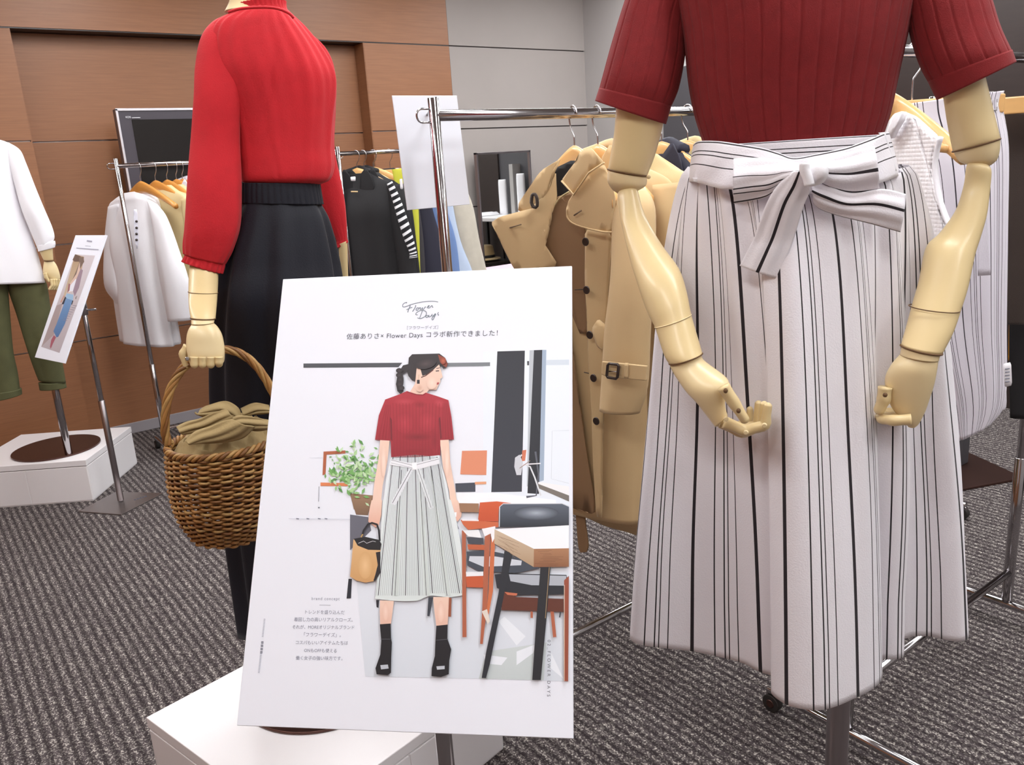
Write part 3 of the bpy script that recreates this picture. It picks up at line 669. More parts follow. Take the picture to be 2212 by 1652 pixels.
sleeveA([(1430, -190, 1560, -110, -.01), (1382, -90, 1520, -40, -.01), (1348, 10, 1488, 30, 0), (1322, 95, 1480, 118, .005), (1304, 160, 1466, 190, .01), (1294, 196, 1448, 232, .01)])
o = loft('sleeve_hem', FA, [(1296, 190, 1450, 228, .01), (1287, 218, 1438, 268, .01)], M['maroon'], A, nu=60, nv=6, th=.86, caps=False, fold=lambda u, v: .004); solid(o, .004, -1)
sleeveA([(1900, -130, 2030, -210, -.01), (1930, -50, 2100, -95, -.01), (1952, 10, 2136, -20, 0), (1968, 85, 2160, 55, .005), (1988, 145, 2180, 100, .01), (2008, 182, 2186, 112, .01)])
o = loft('sleeve_hem', FA, [(2005, 176, 2185, 108, .01), (2024, 216, 2194, 134, .01)], M['maroon'], A, nu=60, nv=6, th=.86, caps=False, fold=lambda u, v: .006); solid(o, .004, -1)
# left arm (screen left)
W_ = M['mannwood']
loft('upper_arm', FA, [(1365, 80, 1455, 110, .01), (1336, 200, 1440, 225, .01), (1327, 290, 1420, 318, .01), (1315, 362, 1398, 379, .01), (1316, 364, 1397, 381, .01, .3)], W_, A, th=.95, nu=32, nv=30)
ringline('joint_ring', FA, (1314, 365), (1399, 380), M['jointdark'], A, .01, .95)
ball('peg', FA.px(1401, 382, .03), .003, M['mannlight'], A)
loft('elbow_joint', FA, [(1315, 367, 1397, 383, .01), (1313, 378, 1397, 392, .01), (1314, 394, 1394, 402, .01), (1324, 410, 1378, 412, .01), (1338, 420, 1362, 419, .01)], M['mannlight'], A, th=.95, nu=32, nv=24)
loft('forearm', FA, [(1352, 404, 1364, 399, .02, .9), (1335, 417, 1375, 403, .02), (1340, 470, 1392, 462, .04), (1360, 555, 1428, 527, .08), (1380, 620, 1466, 580, .11), (1399, 674, 1483, 630, .13), (1415, 706, 1494, 683, .145), (1434, 764, 1514, 752, .165), (1445, 784, 1517, 764, .17)], W_, A, th=.9, nu=36, nv=40)
ringline('joint_seam', FA, (1415, 706), (1493, 680), M['mannlight'], A, .145, .9, .0008, pad=1.002)
ringline('joint_ring', FA, (1446, 785), (1517, 764), M['jointdark'], A, .17, .9, .0009)
hd = loft('hand', FA, [(1447, 786, 1516, 766, .17, .85), (1450, 796, 1520, 778, .172, .8), (1461, 815, 1545, 797, .18, .65), (1482, 845, 1571, 818, .19, .6), (1505, 870, 1574, 836, .195, .55), (1527, 898, 1566, 870, .195, .6), (1545, 922, 1572, 898, .195, .6)], M['mannlight'], A, nu=32, nv=30)
z5 = lambda pts: zp(pts, 2.4254, 1300, 550)
zh = lambda pts: zp(pts, 11.8, 1520, 820)
finger(FA, hd, zh([(500, 170), (760, 570), (1040, 1000)]), [30, 28, 21], .215, 'thumb')
box_ = zh([(560, 280), (890, 790)])
for (x, y) in box_: p = FA.px(x, y, .232); ball('slot', p, .0028, M['jointdark'], hd, sc=(1, 1, 1.2), seg=8)
finger(FA, hd, zh([(520, 1080), (1060, 1300), (1560, 1150), (1640, 680)]), [28, 26, 24, 17], .205)
finger(FA, hd, zh([(440, 1090), (980, 1340), (1480, 1180), (1540, 640)]), [26, 25, 22, 17], .183)
finger(FA, hd, zh([(380, 1050), (900, 1300), (1360, 1120), (1400, 620)]), [25, 24, 22, 16], .161)
finger(FA, hd, zh([(330, 1000), (800, 1220), (1180, 1030), (1180, 760)]), [23, 22, 19, 14], .14)
for x, y in zh([(575, 985), (1080, 1330), (1550, 1150)]): p = FA.px(x, y, .217); cyl('joint_pin', p, p + FA.n * .004, .0032, M['mannlight'], hd, 10)
# right arm (screen right)
loft('upper_arm', FA, [(2015, 80, 2105, 60, .01), (2036, 200, 2130, 172, .01), (2046, 265, 2145, 235, .01), (2058, 325, 2160, 297, .01), (2060, 326, 2158, 299, .01, .3)], W_, A, th=.95, nu=32, nv=30)
ringline('joint_ring', FA, (2058, 328), (2160, 299), M['jointdark'], A, .01, .95)
loft('elbow_joint', FA, [(2060, 328, 2160, 300, .01), (2065, 338, 2159, 325, .01), (2074, 350, 2153, 345, .01), (2092, 357, 2140, 357, .01)], M['mannlight'], A, th=.95, nu=32, nv=24)
loft('forearm', FA, [(2100, 350, 2128, 352, .02), (2088, 358, 2141, 366, .02), (2082, 400, 2139, 405, .02), (2064, 455, 2132, 462, .03), (2030, 503, 2118, 512, .04), (2000, 535, 2106, 550, .05), (1985, 605, 2091, 620, .07), (1971, 655, 2076, 668, .085), (1957, 707, 2060, 715, .1), (1946, 745, 2036, 763, .115)], W_, A, th=.85, nu=36, nv=44)
ringline('joint_seam', FA, (1964, 660), (2072, 672), M['jointdark'], A, .09, .85, .0007, pad=1.015)
ringline('joint_ring', FA, (1946, 746), (2035, 764), M['jointdark'], A, .115, .85, .0012)
loft('wrist', FA, [(1948, 744, 2032, 762, .115), (1944, 766, 2028, 778, .118)], M['mannlight'], A, th=.85, nv=6)
hd = loft('hand', FA, [(1944, 766, 2027, 778, .118, .75), (1925, 788, 2024, 800, .12, .7), (1912, 815, 2018, 830, .12, .62), (1914, 845, 2008, 862, .12, .58), (1926, 880, 1998, 890, .12, .55), (1950, 908, 1985, 915, .12, .6), (1962, 922, 1975, 924, .12, .6)], M['mannlight'], A, nu=36, nv=30)
finger(FA, hd, [(1912, 836), (1909, 862), (1900, 884)], [30, 30, 24], .13, 'thumb')
ball('slot', FA.px(1912, 853, .152), .003, M['jointdark'], hd, seg=8)
for k in range(4): finger(FA, hd, [(1968 - k * 3, 906 - k * 3), (1930, 908 - k * 5), (1905, 905 - k * 6), (1898, 900 - k * 8)], [26, 25, 22, 17], .14 - k * .02, offs=[0, 0, -.012, -.04])
# skirt ---------------------------------------------------------
HZ = .65
hem = [(1361, 1372), (1372, 1388), (1405, 1396), (1450, 1401), (1500, 1407), (1562, 1420), (1605, 1432), (1640, 1450), (1680, 1462), (1700, 1472), (1684, 1484), (1667, 1496), (1695, 1519), (1730, 1530), (1770, 1533), (1805, 1525), (1840, 1510), (1880, 1490), (1904, 1466), (1896, 1446), (1872, 1432), (1880, 1420), (1925, 1424), (1950, 1418), (1948, 1402), (1932, 1386), (1957, 1378), (1975, 1374), (2010, 1374), (2050, 1383), (2080, 1384), (2091, 1370), (2070, 1335), (1990, 1305), (1850, 1290), (1720, 1288), (1580, 1296), (1450, 1318), (1378, 1348)]
HP = [at(x, y, Z=HZ) for x, y in hem]
NP_ = len(HP)
def closed_cr(P, t):
    n = len(P); x = (t % 1) * n; i = int(x) % n; f = x - int(x); a, b, c, d = P[i - 1], P[i], P[(i + 1) % n], P[(i + 2) % n]
    return (b * 2 + (c - a) * f + (a * 2 - b * 5 + c * 4 - d) * f * f + (b * 3 - a - c * 3 + d) * f ** 3) * .5
dense = [closed_cr(HP, k / 2000) for k in range(2000)]
cum = [0]
for k in range(2000): cum.append(cum[-1] + (dense[(k + 1) % 2000] - dense[k]).length)
TOT = cum[-1]
# waist ring: matching fraction of the way round
wl, wr_ = FA.px(1494, 400), FA.px(1952, 400); wc = (wl + wr_) / 2; wh = (wr_ - wl) / 2
NU, NV = 460, 70
front_frac = None
for k in range(2000):
    if (dense[k] - HP[30]).length < .004: front_frac = cum[k] / TOT; break
front_frac = front_frac or .6
vs, fs, uv = [], [], []
bot_z = lambda u: 0
import bisect
for i in range(NV + 1):
    v = i / NV
    for k in range(NU):
        s = k / NU; j = bisect.bisect(cum, s * TOT) - 1; j = min(j, 1999)
        f = (s * TOT - cum[j]) / max(1e-9, cum[j + 1] - cum[j]); B = dense[j].lerp(dense[(j + 1) % 2000], f)
        ang = pi * s / front_frac if s < front_frac else pi + pi * (s - front_frac) / (1 - front_frac)
        gath = 1 + .035 * sin(ang * 23 + 1.5 * sin(ang * 3)) * (1 - v) ** 2 + .02 * noise.noise(V((ang * 5, 0, 1)))
        T = wc + wh * (-cos(ang)) * gath + FA.n * (wh.length * .66 * sin(ang) * gath)
        T.z += .022 + .008 * (abs(cos(ang)) - .5) - .02 * max(0, sin(ang))
        gg = v ** .56; hx_ = T.lerp(B, gg); p = V((hx_.x, hx_.y, T.z + (HZ - T.z) * v))
        out = V((p.x - wc.x, p.y - wc.y, 0)).normalized()
        mid = sin(pi * min(1, v * 1.15)) if v < .87 else 0
        p += out * (.010 * noise.noise(V((ang * 2.2, 0, v * 1.3))) * mid + .006 * noise.noise(V((ang * 6, 4, v * 1.0))) * mid + .004 * sin(ang * 15 + 2 * sin(ang * 2 + v)) * mid * (1 - v) ** 1.5)
        vs.append(p); uv.append((s, v))
for i in range(NV):
    for k in range(NU): fs.append((i * NU + k, i * NU + (k + 1) % NU, (i + 1) * NU + (k + 1) % NU, (i + 1) * NU + k))
sk = link('skirt', vs, fs, M['skirt'], A)
l = sk.data.uv_layers.new(name='UVMap'); flat = []
for p in sk.data.polygons:
    us = [uv[vi][0] for vi in p.vertices]; wrap = max(us) - min(us) > .5
    for vi in p.vertices: flat += (uv[vi][0] + 1 if wrap and uv[vi][0] < .5 else uv[vi][0], uv[vi][1])
l.data.foreach_set('uv', flat); fixn(sk); solid(sk, .0016, 0)
# waistband: curved strip wrapped on the waist, dipping in front
zs = lambda pts: zp(pts, 3.8138, 1420, 200)
topc = zs([(305, 430), (350, 402), (480, 402), (600, 415), (850, 455), (1000, 500), (1120, 538), (1300, 512), (1450, 480), (1600, 440), (1750, 385), (1845, 340), (1900, 330)])
botc = zs([(262, 730), (310, 735), (400, 760), (520, 790), (650, 800), (900, 830), (1120, 840), (1300, 830), (1450, 820), (1600, 800), (1750, 770), (1900, 720), (1990, 680)])
vs, fs, uv = [], [], []; n1, n2 = 80, 10
for k in range(n1 + 1):
    u = k / n1; a = cr([V((x, y, 0)) for x, y in topc], u); b = cr([V((x, y, 0)) for x, y in botc], u)
    of = .098 * math.sqrt(max(0, 1 - (2 * u - 1) ** 2))
    P0, P1 = FA.px(a.x, a.y, of), FA.px(b.x, b.y, of + .014)
    for q in range(n2 + 1):
        w = q / n2; vs.append(P0.lerp(P1, w) + FA.n * (.004 * sin(pi * w) + .0015 * sin(30 * u + 6 * w))); uv.append((u, w))
for k in range(n1):
    for q in range(n2): fs.append((k * (n2 + 1) + q, k * (n2 + 1) + q + 1, (k + 1) * (n2 + 1) + q + 1, (k + 1) * (n2 + 1) + q))
bnd = solid(link('waistband', vs, fs, M['band'], A, uvs=uv), .003)
o = loft('waistband_back', FA, [(1497, 318, 1920, 290, -.004), (1492, 395, 1944, 385, -.004)], M['band'], A, nu=64, nv=8, th=.64, caps=False); solid(o, .002, -1)
Wt = M['shirt']
for a, b, nm in (((1497, 322), (1492, 392), 'belt_loop'),):
    sheet(nm, FA, zr([(295, 478, 318, 470), (285, 560, 305, 560), (272, 650, 292, 655), (268, 740, 305, 742)], 3.8138, 1420, 200), Wt, A, off=.03, nu=3, nv=8, t=.003)
sheet('belt_loop', FA, zr([(1820, 330, 1875, 325), (1860, 400, 1900, 390), (1905, 500, 1925, 490), (1925, 590, 1950, 580), (1945, 650, 1975, 640)], 3.8138, 1420, 200), Wt, A, off=.05, nu=3, nv=10, t=.003)
sheet('sash', FA, zr([(290, 700, 300, 735), (600, 740, 610, 775)], 3.8138, 1420, 200), Wt, A, off=.075, nu=4, nv=8, t=.004)
bw = sheet('bow_loop', FA, zr([(628, 556, 630, 904), (760, 548, 790, 880), (960, 556, 900, 850, .008), (1110, 580, 1010, 760, .015), (1225, 610, 1160, 700, .02)], 3.8138, 1420, 200), M['bow_left'], A, off=.118, bulge=.014, wave=.0012, nu=20, nv=28, t=.005)
sheet('bow_loop', FA, zr([(1330, 560, 1330, 720, .02), (1460, 520, 1440, 790, .012), (1600, 490, 1600, 826), (1790, 448, 1830, 800), (1830, 600, 1860, 800)], 3.8138, 1420, 200)[:4], M['bow_right'], A, off=.112, bulge=.014, wave=.002, nu=20, nv=24, t=.005)
sheet('bow_tail', FA, zr([(1262, 745, 1290, 900, .012), (1400, 775, 1340, 960, .01), (1600, 835, 1500, 1015), (1850, 795, 1750, 1075), (2042, 838, 2000, 1145, -.01)], 3.8138, 1420, 200), M['bow_rtail'], A, off=.118, bulge=.008, wave=.0015, nu=20, nv=28, t=.003)
sheet('bow_tail', FA, zr([(1130, 650, 1215, 640, .02), (1000, 760, 1262, 780, .015), (900, 920, 1205, 930, .01), (800, 1190, 1130, 1180), (745, 1300, 1080, 1320), (680, 1425, 995, 1535)], 3.8138, 1420, 200), M['bow_tail'], A, off=.13, bulge=.006, wave=.001, nu=20, nv=30, t=.003)
loft('bow_knot', FA, zr([(1210, 590, 1290, 545, .155), (1205, 620, 1370, 545, .16), (1225, 680, 1410, 600, .165), (1240, 730, 1415, 670, .165), (1250, 770, 1370, 735, .16), (1262, 775, 1330, 760, .155)], 3.8138, 1420, 200), Wt, A, nu=32, nv=20, th=.75, fold=folds((.08, .08, 3, 0, 4), n=.1))
tube('knot_fold', [FA.px(*p, .172) for p in zs([(1215, 580), (1215, 640), (1240, 700), (1255, 765)])], .006, Wt, A, 8, sub=3)
# stand
P0 = V((1.01, .59, 0))
cyl('stand_pole', (1.01, .59, .0), (1.01, .59, 1.05), .0165, M['steel'], A, 28)
cyl('base_disc', (1.01, .59, 0), (1.01, .59, .008), .19, M['plate'], A, 64)

# ------------------------------------------------------------------ mannequin B : red blouse, black skirt
FB = facing(605, 420, 1.72)
B = thing('mannequin', 'wooden mannequin seen from behind in bright red blouse and black skirt holding a basket', 'mannequin', (.62, 1.67, .2))
z1 = lambda rows: zr(rows, 2.664, 0, 0)
loft('neck', FB, z1([(1330, -60, 1540, -60, -.02), (1318, 10, 1530, 10, -.02), (1290, 70, 1600, 75, -.01)]), M['mannlight'], B, nv=10, th=.9)
loft('torso', FB, z1([(1380, 80, 1620, 80), (1300, 220, 1750, 240), (1350, 500, 1800, 500), (1450, 1000, 1760, 1000), (1450, 1300, 1780, 1300)]), M['mannwood'], B, th=.55)
loft('blouse', FB, z1([(1392, 40, 1660, 62, 0, .8), (1340, 72, 1690, 92, 0, .75), (1235, 130, 1770, 170, 0, .6), (1190, 230, 1860, 290, 0, .58), (1200, 380, 1925, 420, 0, .6), (1260, 520, 1935, 540, 0, .62), (1320, 660, 1922, 690, 0, .64), (1360, 800, 1912, 850, 0, .66), (1380, 930, 1918, 960, 0, .68), (1385, 1020, 1900, 1030, 0, .68), (1400, 1050, 1850, 1058, 0, .6), (1420, 1062, 1820, 1070, 0, .5)]), M['red'], B, nu=220, nv=80,
     fold=lambda u, v: .02 * sin(2 * pi * 24 * u + 2 * sin(5 * v)) * max(0, 1 - v * 1.6) * (1 if u < .5 else .6) + .03 * max(0, sin(2 * pi * 9 * u + 1.5 * v + 1)) ** 3 * sin(pi * v) + .028 * sin(2 * pi * 6 * u + 2 * v) * sin(pi * min(1, v * 1.05)) ** 2 * (.35 + .65 * v) + .045 * noise.noise(V((cos(6.28 * u) * 2, sin(6.28 * u) * 2, v * 3.5))) * sin(pi * v) - .09 * math.exp(-((u - (.27 - .28 * (v - .3))) / .012) ** 2) * max(0, 1 - abs(v - .45) / .2) - .05 * math.exp(-((u - (.20 + .1 * (v - .6))) / .01) ** 2) * max(0, 1 - abs(v - .8) / .2) - .05 * math.exp(-((u - .3) / .01) ** 2) * max(0, 1 - abs(v - .88) / .12))
o = loft('collar', FB, z1([(1375, 22, 1645, 8, 0, .8), (1382, 45, 1650, 42, 0, .8), (1385, 66, 1668, 85, 0, .8)]), M['red'], B, nu=160, nv=12, caps=False, fold=lambda u, v: .035 * (1 - v) ** 2 * sin(2 * pi * 30 * u)); solid(o, .003, -1)
tube('collar_piping', [FB.px(x / 2.664, y / 2.664, .075) for x, y in ((1312, 72), (1360, 55), (1420, 46), (1520, 42), (1600, 50), (1665, 78), (1690, 105))], .0025, M['red'], B, 6, sub=3)
for k in range(9):
    x0 = 1440 + k * 24; pts = [(x0 + (x0 - 1500) * .25, 90), (x0 + 20 + (x0 - 1480) * .3, 200), (x0 + 30 + (x0 - 1470) * .45, 320)]
def bs(nm, rows, f): 
    o = loft(nm, FB, z1(rows), M['red'], B, nu=110, nv=60, fold=f, caps=False); solid(o, .002, -1); return o
bs('sleeve', [(1330, 82, 1440, 100, .0, .5), (1230, 118, 1490, 200, .0, .6), (1155, 215, 1480, 330, .01, .6), (1122, 380, 1440, 470, .02, .65), (1116, 560, 1395, 600, .03, .7), (1100, 800, 1380, 810, .03, .72), (1080, 1050, 1390, 1060, .04, .72), (1062, 1290, 1388, 1290, .04, .75), (1054, 1390, 1350, 1430, .04, .7), (1058, 1462, 1300, 1520, .04, .65)],
   lambda u, v: .02 * sin(2 * pi * 5 * u + 3 * v) * v + .05 * noise.noise(V((cos(6.28 * u) * 1.6, sin(6.28 * u) * 1.6, v * 4))) + .025 * sin(2 * pi * 15 * u) * max(0, v * 4 - 3))
def ruff(rows, nm='cuff_ruffle', off=0, k=20):
    o = loft(nm, FB, z1(rows), M['red'], B, nu=k * 8, nv=8, caps=False, th=.6, fold=lambda u, v: .05 * v * sin(2 * pi * k * u)); solid(o, .002, -1)
ruff([(1062, 1458, 1298, 1515, .04), (1062, 1474, 1293, 1535, .04), (1047, 1506, 1280, 1574, .04)])
bs('sleeve', [(1640, 120, 1740, 150, -.06, .5), (1680, 250, 1875, 280, -.1, .6), (1740, 420, 1930, 430, -.11, .6), (1760, 640, 1932, 640, -.12, .6), (1775, 850, 1926, 850, -.12, .6), (1815, 1060, 1962, 1045, -.12, .6), (1850, 1190, 1986, 1180, -.12, .6), (1893, 1290, 1996, 1290, -.12, .6), (1932, 1372, 1998, 1345, -.12, .6), (1938, 1400, 1998, 1372, -.12, .6)],
   lambda u, v: .05 * noise.noise(V((cos(6.28 * u) * 1.6, sin(6.28 * u) * 1.6, v * 4))) + .03 * sin(2 * pi * 12 * u) * max(0, v * 3 - 2))
ruff([(1936, 1396, 1997, 1368, -.12), (1938, 1408, 2000, 1378, -.12), (1938, 1428, 2004, 1392, -.12)], k=12)
loft('forearm', FB, z1([(1945, 1405, 1994, 1385, -.12), (1948, 1430, 1999, 1405, -.12), (1962, 1590, 2004, 1590, -.12), (1975, 1750, 2015, 1750, -.12)]), W_, B, th=.9)
z7 = lambda rows: zr(rows, 2.664, 340, 560)
zz7 = lambda pts: zp(pts, 2.664, 340, 560)
loft('forearm', FB, z7([(196, -10, 330, 15, .035), (183, 50, 350, 78, .042), (178, 190, 347, 192, .08), (182, 280, 340, 285, .12), (190, 334, 335, 338, .14), (193, 337, 332, 341, .14, .4)]), W_, B, th=.8, nv=30)
ringline('joint_seam', FB, *zz7([(178, 187), (348, 193)]), M['jointdark'], B, .08, .8, .0006, pad=1.02)
ringline('joint_ring', FB, *zz7([(190, 337), (334, 341)]), M['jointdark'], B, .14, .8, .0012, pad=1.0)
loft('wrist', FB, z7([(194, 338, 330, 343, .14), (194, 372, 326, 364, .15)]), M['mannlight'], B, th=.8, nv=6)
hd = loft('hand', FB, z7([(196, 376, 324, 366, .15, .75), (178, 405, 350, 392, .155, .6), (168, 440, 372, 432, .16, .5), (165, 490, 385, 490, .165, .42), (172, 545, 388, 545, .17, .38), (182, 590, 385, 585, .17, .35), (190, 606, 375, 600, .17, .3)]), M['mannlight'], B, nu=36, nv=28)
for k in range(4):
    x = 213 + k * 47; finger(FB, hd, zz7([(x, 560), (x, 604 - (k == 3) * 12)]) , [18, 18], .178)
    finger(FB, hd, zz7([(x, 600), (x + 4, 590), (x + 2, 555)]), [17, 15, 13], .0, offs=[.17, .115, .105])
finger(FB, hd, zz7([(175, 500), (148, 545), (165, 612)]), [20, 19, 14], .16, 'thumb')
cyl('joint_pin', FB.px(*zz7([(172, 572)])[0], .175), FB.px(*zz7([(172, 572)])[0], .181), .004, M['chrome'], hd, 10)
fsk = lambda u, v: .012 * sin(2 * pi * 34 * u) * max(0, 1 - v * 7) + (.06 * sin(2 * pi * 8 * u + 1) + .03 * sin(2 * pi * 13 * u)) * min(1, v * 3) + .02 * noise.noise(V((u * 9, 0, v * 3)))
loft('skirt', FB, [(521, 402, 686, 398, 0, .62), (519, 430, 692, 436, 0, .62), (505, 480, 710, 478, 0, .66), (485, 560, 728, 560, 0, .7), (470, 660, 742, 660, 0, .7), (464, 800, 758, 800, -.06, .66), (468, 920, 768, 920, -.08, .6), (482, 1040, 778, 1040, -.08, .6), (498, 1170, 790, 1170, -.07, .6), (526, 1372, 800, 1372, -.06, .6)], M['darkskirt'], B, nu=260, nv=70, fold=fsk)
o = loft('waistband', FB, z1([(1394, 1052, 1832, 1056, 0, .63), (1390, 1110, 1842, 1118, 0, .63), (1390, 1168, 1852, 1176, 0, .63)]), M['darkskirt'], B, nu=240, nv=14, caps=False, fold=lambda u, v: .006 + .012 * sin(2 * pi * 40 * u) * (1 if u < .5 else .5)); solid(o, .003, 1)
panel('care_tag', FB, [(484, 558), (494, 556), (495, 584), (485, 585)], M['tagwhite'], B, off=.0, bulge=0, t=.001)
cyl('stand_pole', (.62, 1.67, .2), (.62, 1.67, .8), .0155, M['chrome'], B, 24)
cyl('base_disc', (.62, 1.67, .2), (.62, 1.67, .2065), .19, M['darkdisc'], B, 72)

# basket --------------------------------------------------------
FK2 = facing(485, 940, 1.575)
bc0, bc1 = FK2.px(484, 948), FK2.px(489, 1156)
ax = (bc1 - bc0).normalized(); sx = FK2.r; sy = ax.cross(sx).normalized(); sx = sy.cross(ax).normalized()
Rtop = (FK2.px(484, 948) - FK2.px(361, 948)).length; Rmid = Rtop * .985; Rbot = Rtop * .60; Hh = (bc1 - bc0).length
def brad(v): return cr([Rtop, Rtop * 1.0, Rtop * .985, Rtop * .93, Rtop * .82, Rbot], v)
BK = thing('wicker_basket', 'round wicker basket with an arched handle hanging from the wooden hand', 'basket', (bc1.x, bc1.y, bc1.z))
NS = 32
tilt = lambda th, v: -.075 * Rtop * cos(th) * (1 - v)
def bp_(v, th, dr=0): r = brad(v) + dr; return bc0 + ax * (Hh * v + (1 - v) * (Rtop * .16 * -cos(th) * -1 + 0) + tilt(th, v) * 0) + sx * (r * cos(th)) + sy * (r * sin(th))
def bp_(v, th, dr=0):
    r = brad(v) + dr; sh = -.13 * Rtop * cos(th) * (1 - v) ** 2
    return bc0 + ax * (Hh * v + sh) + sx * (r * cos(th)) + sy * (r * sin(th))
for k in range(NS):
    th = 2 * pi * (k + .5) / NS; tube('stake', [bp_(j / 8, th) for j in range(9)], .0019, WICK[1], BK, 6)
rng = random.Random(4); rows_n = 36
for i in range(rows_n):
    v = .045 + .95 * i / (rows_n - 1); par = (i // 1) % 2
    pts = [bp_(v + .003 * rng.uniform(-1, 1), 2 * pi * k / (NS * 4), (.0045 if 1 else 0) * cos(NS / 2 * 2 * pi * k / (NS * 4) + par * pi)) for k in range(NS * 4)]
    tube('weaver', pts, .0027 * rng.uniform(.9, 1.12), WICK[rng.choice((0, 0, 1, 2))], BK, 6, closed=True)
for j in range(3):
    pts = [bp_(.012, 2 * pi * k / 160, .0045 * cos(18 * 2 * pi * k / 160 + j * 2 * pi / 3)) + ax * (.0045 * sin(18 * 2 * pi * k / 160 + j * 2 * pi / 3)) for k in range(160)]
    tube('rim_strand', pts, .0034, WICK[j], BK, 6, closed=True)
cyl('bottom', bc1 - ax * .004, bc1 + ax * .002, Rbot * .98, WICK[1], BK, 40)
ctrl = [(365, 960), (357, 935), (359, 880), (372, 832), (395, 796), (430, 770), (478, 755), (520, 764), (556, 793), (583, 835), (602, 880), (611, 925), (612, 950)]
hp = [FK2.px(x, y) for x, y in ctrl]; n = 150
cent = [cr(hp, k / n) for k in range(n + 1)]
for j in range(5):
    pts = []
    for k in range(n + 1):
        T = (cent[min(k + 1, n)] - cent[max(k - 1, 0)]).normalized(); a = (FK2.n - T * FK2.n.dot(T)).normalized(); b = T.cross(a); ph = k * .17 + j * 2 * pi / 5
        pts.append(cent[k] + (a * cos(ph) + b * sin(ph)) * .0048)
    tube('handle_strand', pts, .0036, WICK[(0, 2, 0, 1, 2)[j]], BK, 6)
# scarf stuffed in the basket
SC = thing('scarf', 'crumpled khaki cotton scarf stuffed in the wicker basket', 'scarf', tuple(bc0))
vs, fs = [], []; nr, ns = 60, 120; c0 = bc0 + ax * .01
for i in range(nr + 1):
    for k in range(ns):
        r = i / nr; th = 2 * pi * k / ns; q = V((cos(th) * r * 1.6, sin(th) * r * 1.6, 3.1))
        ridge = 1 - abs(noise.noise(q * 1.5)) * 2.2; ridge2 = 1 - abs(noise.noise(q * 3.3 + V((5, 2, 1)))) * 2
        h = .052 * (1 - r ** 2.4) * (.35 + .75 * ridge) + .012 * ridge2 * (1 - r ** 4) + .012 * cos(th) * r
        vs.append(c0 + sx * (Rtop * .9 * r * cos(th)) + sy * (Rtop * .9 * r * sin(th)) - ax * h)
for i in range(nr):
    for k in range(ns): fs.append((i * ns + k, i * ns + (k + 1) % ns, (i + 1) * ns + (k + 1) % ns, (i + 1) * ns + k))
link('crumpled_cloth', vs, fs, M['khaki'], SC)
def sc(nm, pts, o=.05, **k): return sheet(nm, FK2, zr(pts, 2.664, 340, 560), M['khaki'], SC, off=o, **k)
sc('fold', [(215, 880, 245, 870), (255, 900, 290, 840), (300, 905, 390, 812), (340, 880, 460, 850), (420, 870, 480, 900)], .02, bulge=.022, wave=.004, t=.003, nv=30)
sc('fold', [(110, 965, 150, 1005), (170, 935, 215, 1000), (240, 915, 300, 990), (320, 880, 400, 950), (400, 860, 450, 920)], .06, bulge=.014, wave=.004, t=.003, nv=30)
sc('fold', [(160, 1045, 200, 1055), (220, 990, 290, 1058), (300, 960, 400, 1050), (370, 930, 500, 1020), (430, 920, 560, 960)], .085, bulge=.014, wave=.003, t=.003, nv=30)
sc('fold', [(370, 945, 420, 985), (460, 900, 480, 975), (560, 905, 560, 985), (640, 925, 645, 975)], .07, bulge=.014, wave=.004, t=.003, nv=24)
sc('fold', [(480, 860, 500, 900), (560, 825, 570, 890), (640, 840, 650, 880)], .0, bulge=.02, wave=.004, t=.003)

# ------------------------------------------------------------------ mannequin W : white shirt, olive trousers
FW = facing(60, 700, 4.14)
W = thing('mannequin', 'mannequin in loose white shirt and olive trousers on the far white plinth', 'mannequin', (.475, 4.12, .2))
z6 = lambda rows: zr(rows, 4.588, 0, 280)
loft('neck', FW, [(-85, 215, -35, 215), (-90, 300, -28, 300)], M['mannlight'], W, nv=8)
loft('shirt', FW, [(-85, 296, -30, 296, 0, .8), (-130, 312, 18, 310, 0, .5), (-142, 350, 32, 348, 0, .5), (-135, 420, 42, 420, 0, .52), (-115, 500, 66, 500, 0, .55), (-95, 560, 85, 560, 0, .58), (-85, 611, 99, 609, 0, .58)], M['shirt'], W, nu=110, nv=40, fold=folds((0, .03, 5, 0, 1), (0, .02, 9, 1, 1), n=.05))
loft('sleeve', FW, z6([(20, 120, 90, 130, 0, .5), (60, 180, 195, 200, .02, .7), (90, 330, 255, 330, .03), (150, 560, 345, 560, .04), (220, 800, 440, 790, .05), (300, 1000, 505, 950, .05), (355, 1130, 535, 1060, .05), (375, 1180, 525, 1110, .05)]), M['shirt'], W, nu=60, nv=40, th=.7, fold=folds((.02, .05, 4, 0, 3), n=.08))
o = loft('cuff', FW, z6([(368, 1150, 545, 1100, .05), (372, 1175, 550, 1130, .05), (378, 1208, 545, 1165, .05)]), M['shirt'], W, nu=40, nv=8, th=.75, fold=folds((.03, .03, 3, 0, 0)))
loft('sleeve', FW, [(-165, 330, -110, 320), (-200, 420, -140, 415), (-215, 520, -160, 520), (-220, 600, -175, 600)], M['shirt'], W, th=.7, fold=folds((.03, .05, 3, 0, 0)))
loft('forearm', FW, z6([(385, 1150, 520, 1120, .05), (395, 1215, 522, 1180, .05), (435, 1298, 530, 1293, .05)]), W_, W, th=.8, nv=12)
ringline('joint_ring', FW, *zp([(437, 1300), (531, 1296)], 4.588, 0, 280), M['jointdark'], W, .05, .8, .002)
hd = loft('hand', FW, z6([(438, 1302, 530, 1298, .05), (428, 1360, 565, 1350, .05), (430, 1420, 590, 1420, .05), (485, 1480, 598, 1470, .05), (500, 1500, 590, 1490, .05)]), M['mannlight'], W, th=.45, nv=20)
zw = lambda pts: zp(pts, 4.588, 0, 280)
finger(FW, hd, zw([(445, 1420), (455, 1460), (482, 1500)]), [8, 8, 6], .07, 'thumb')
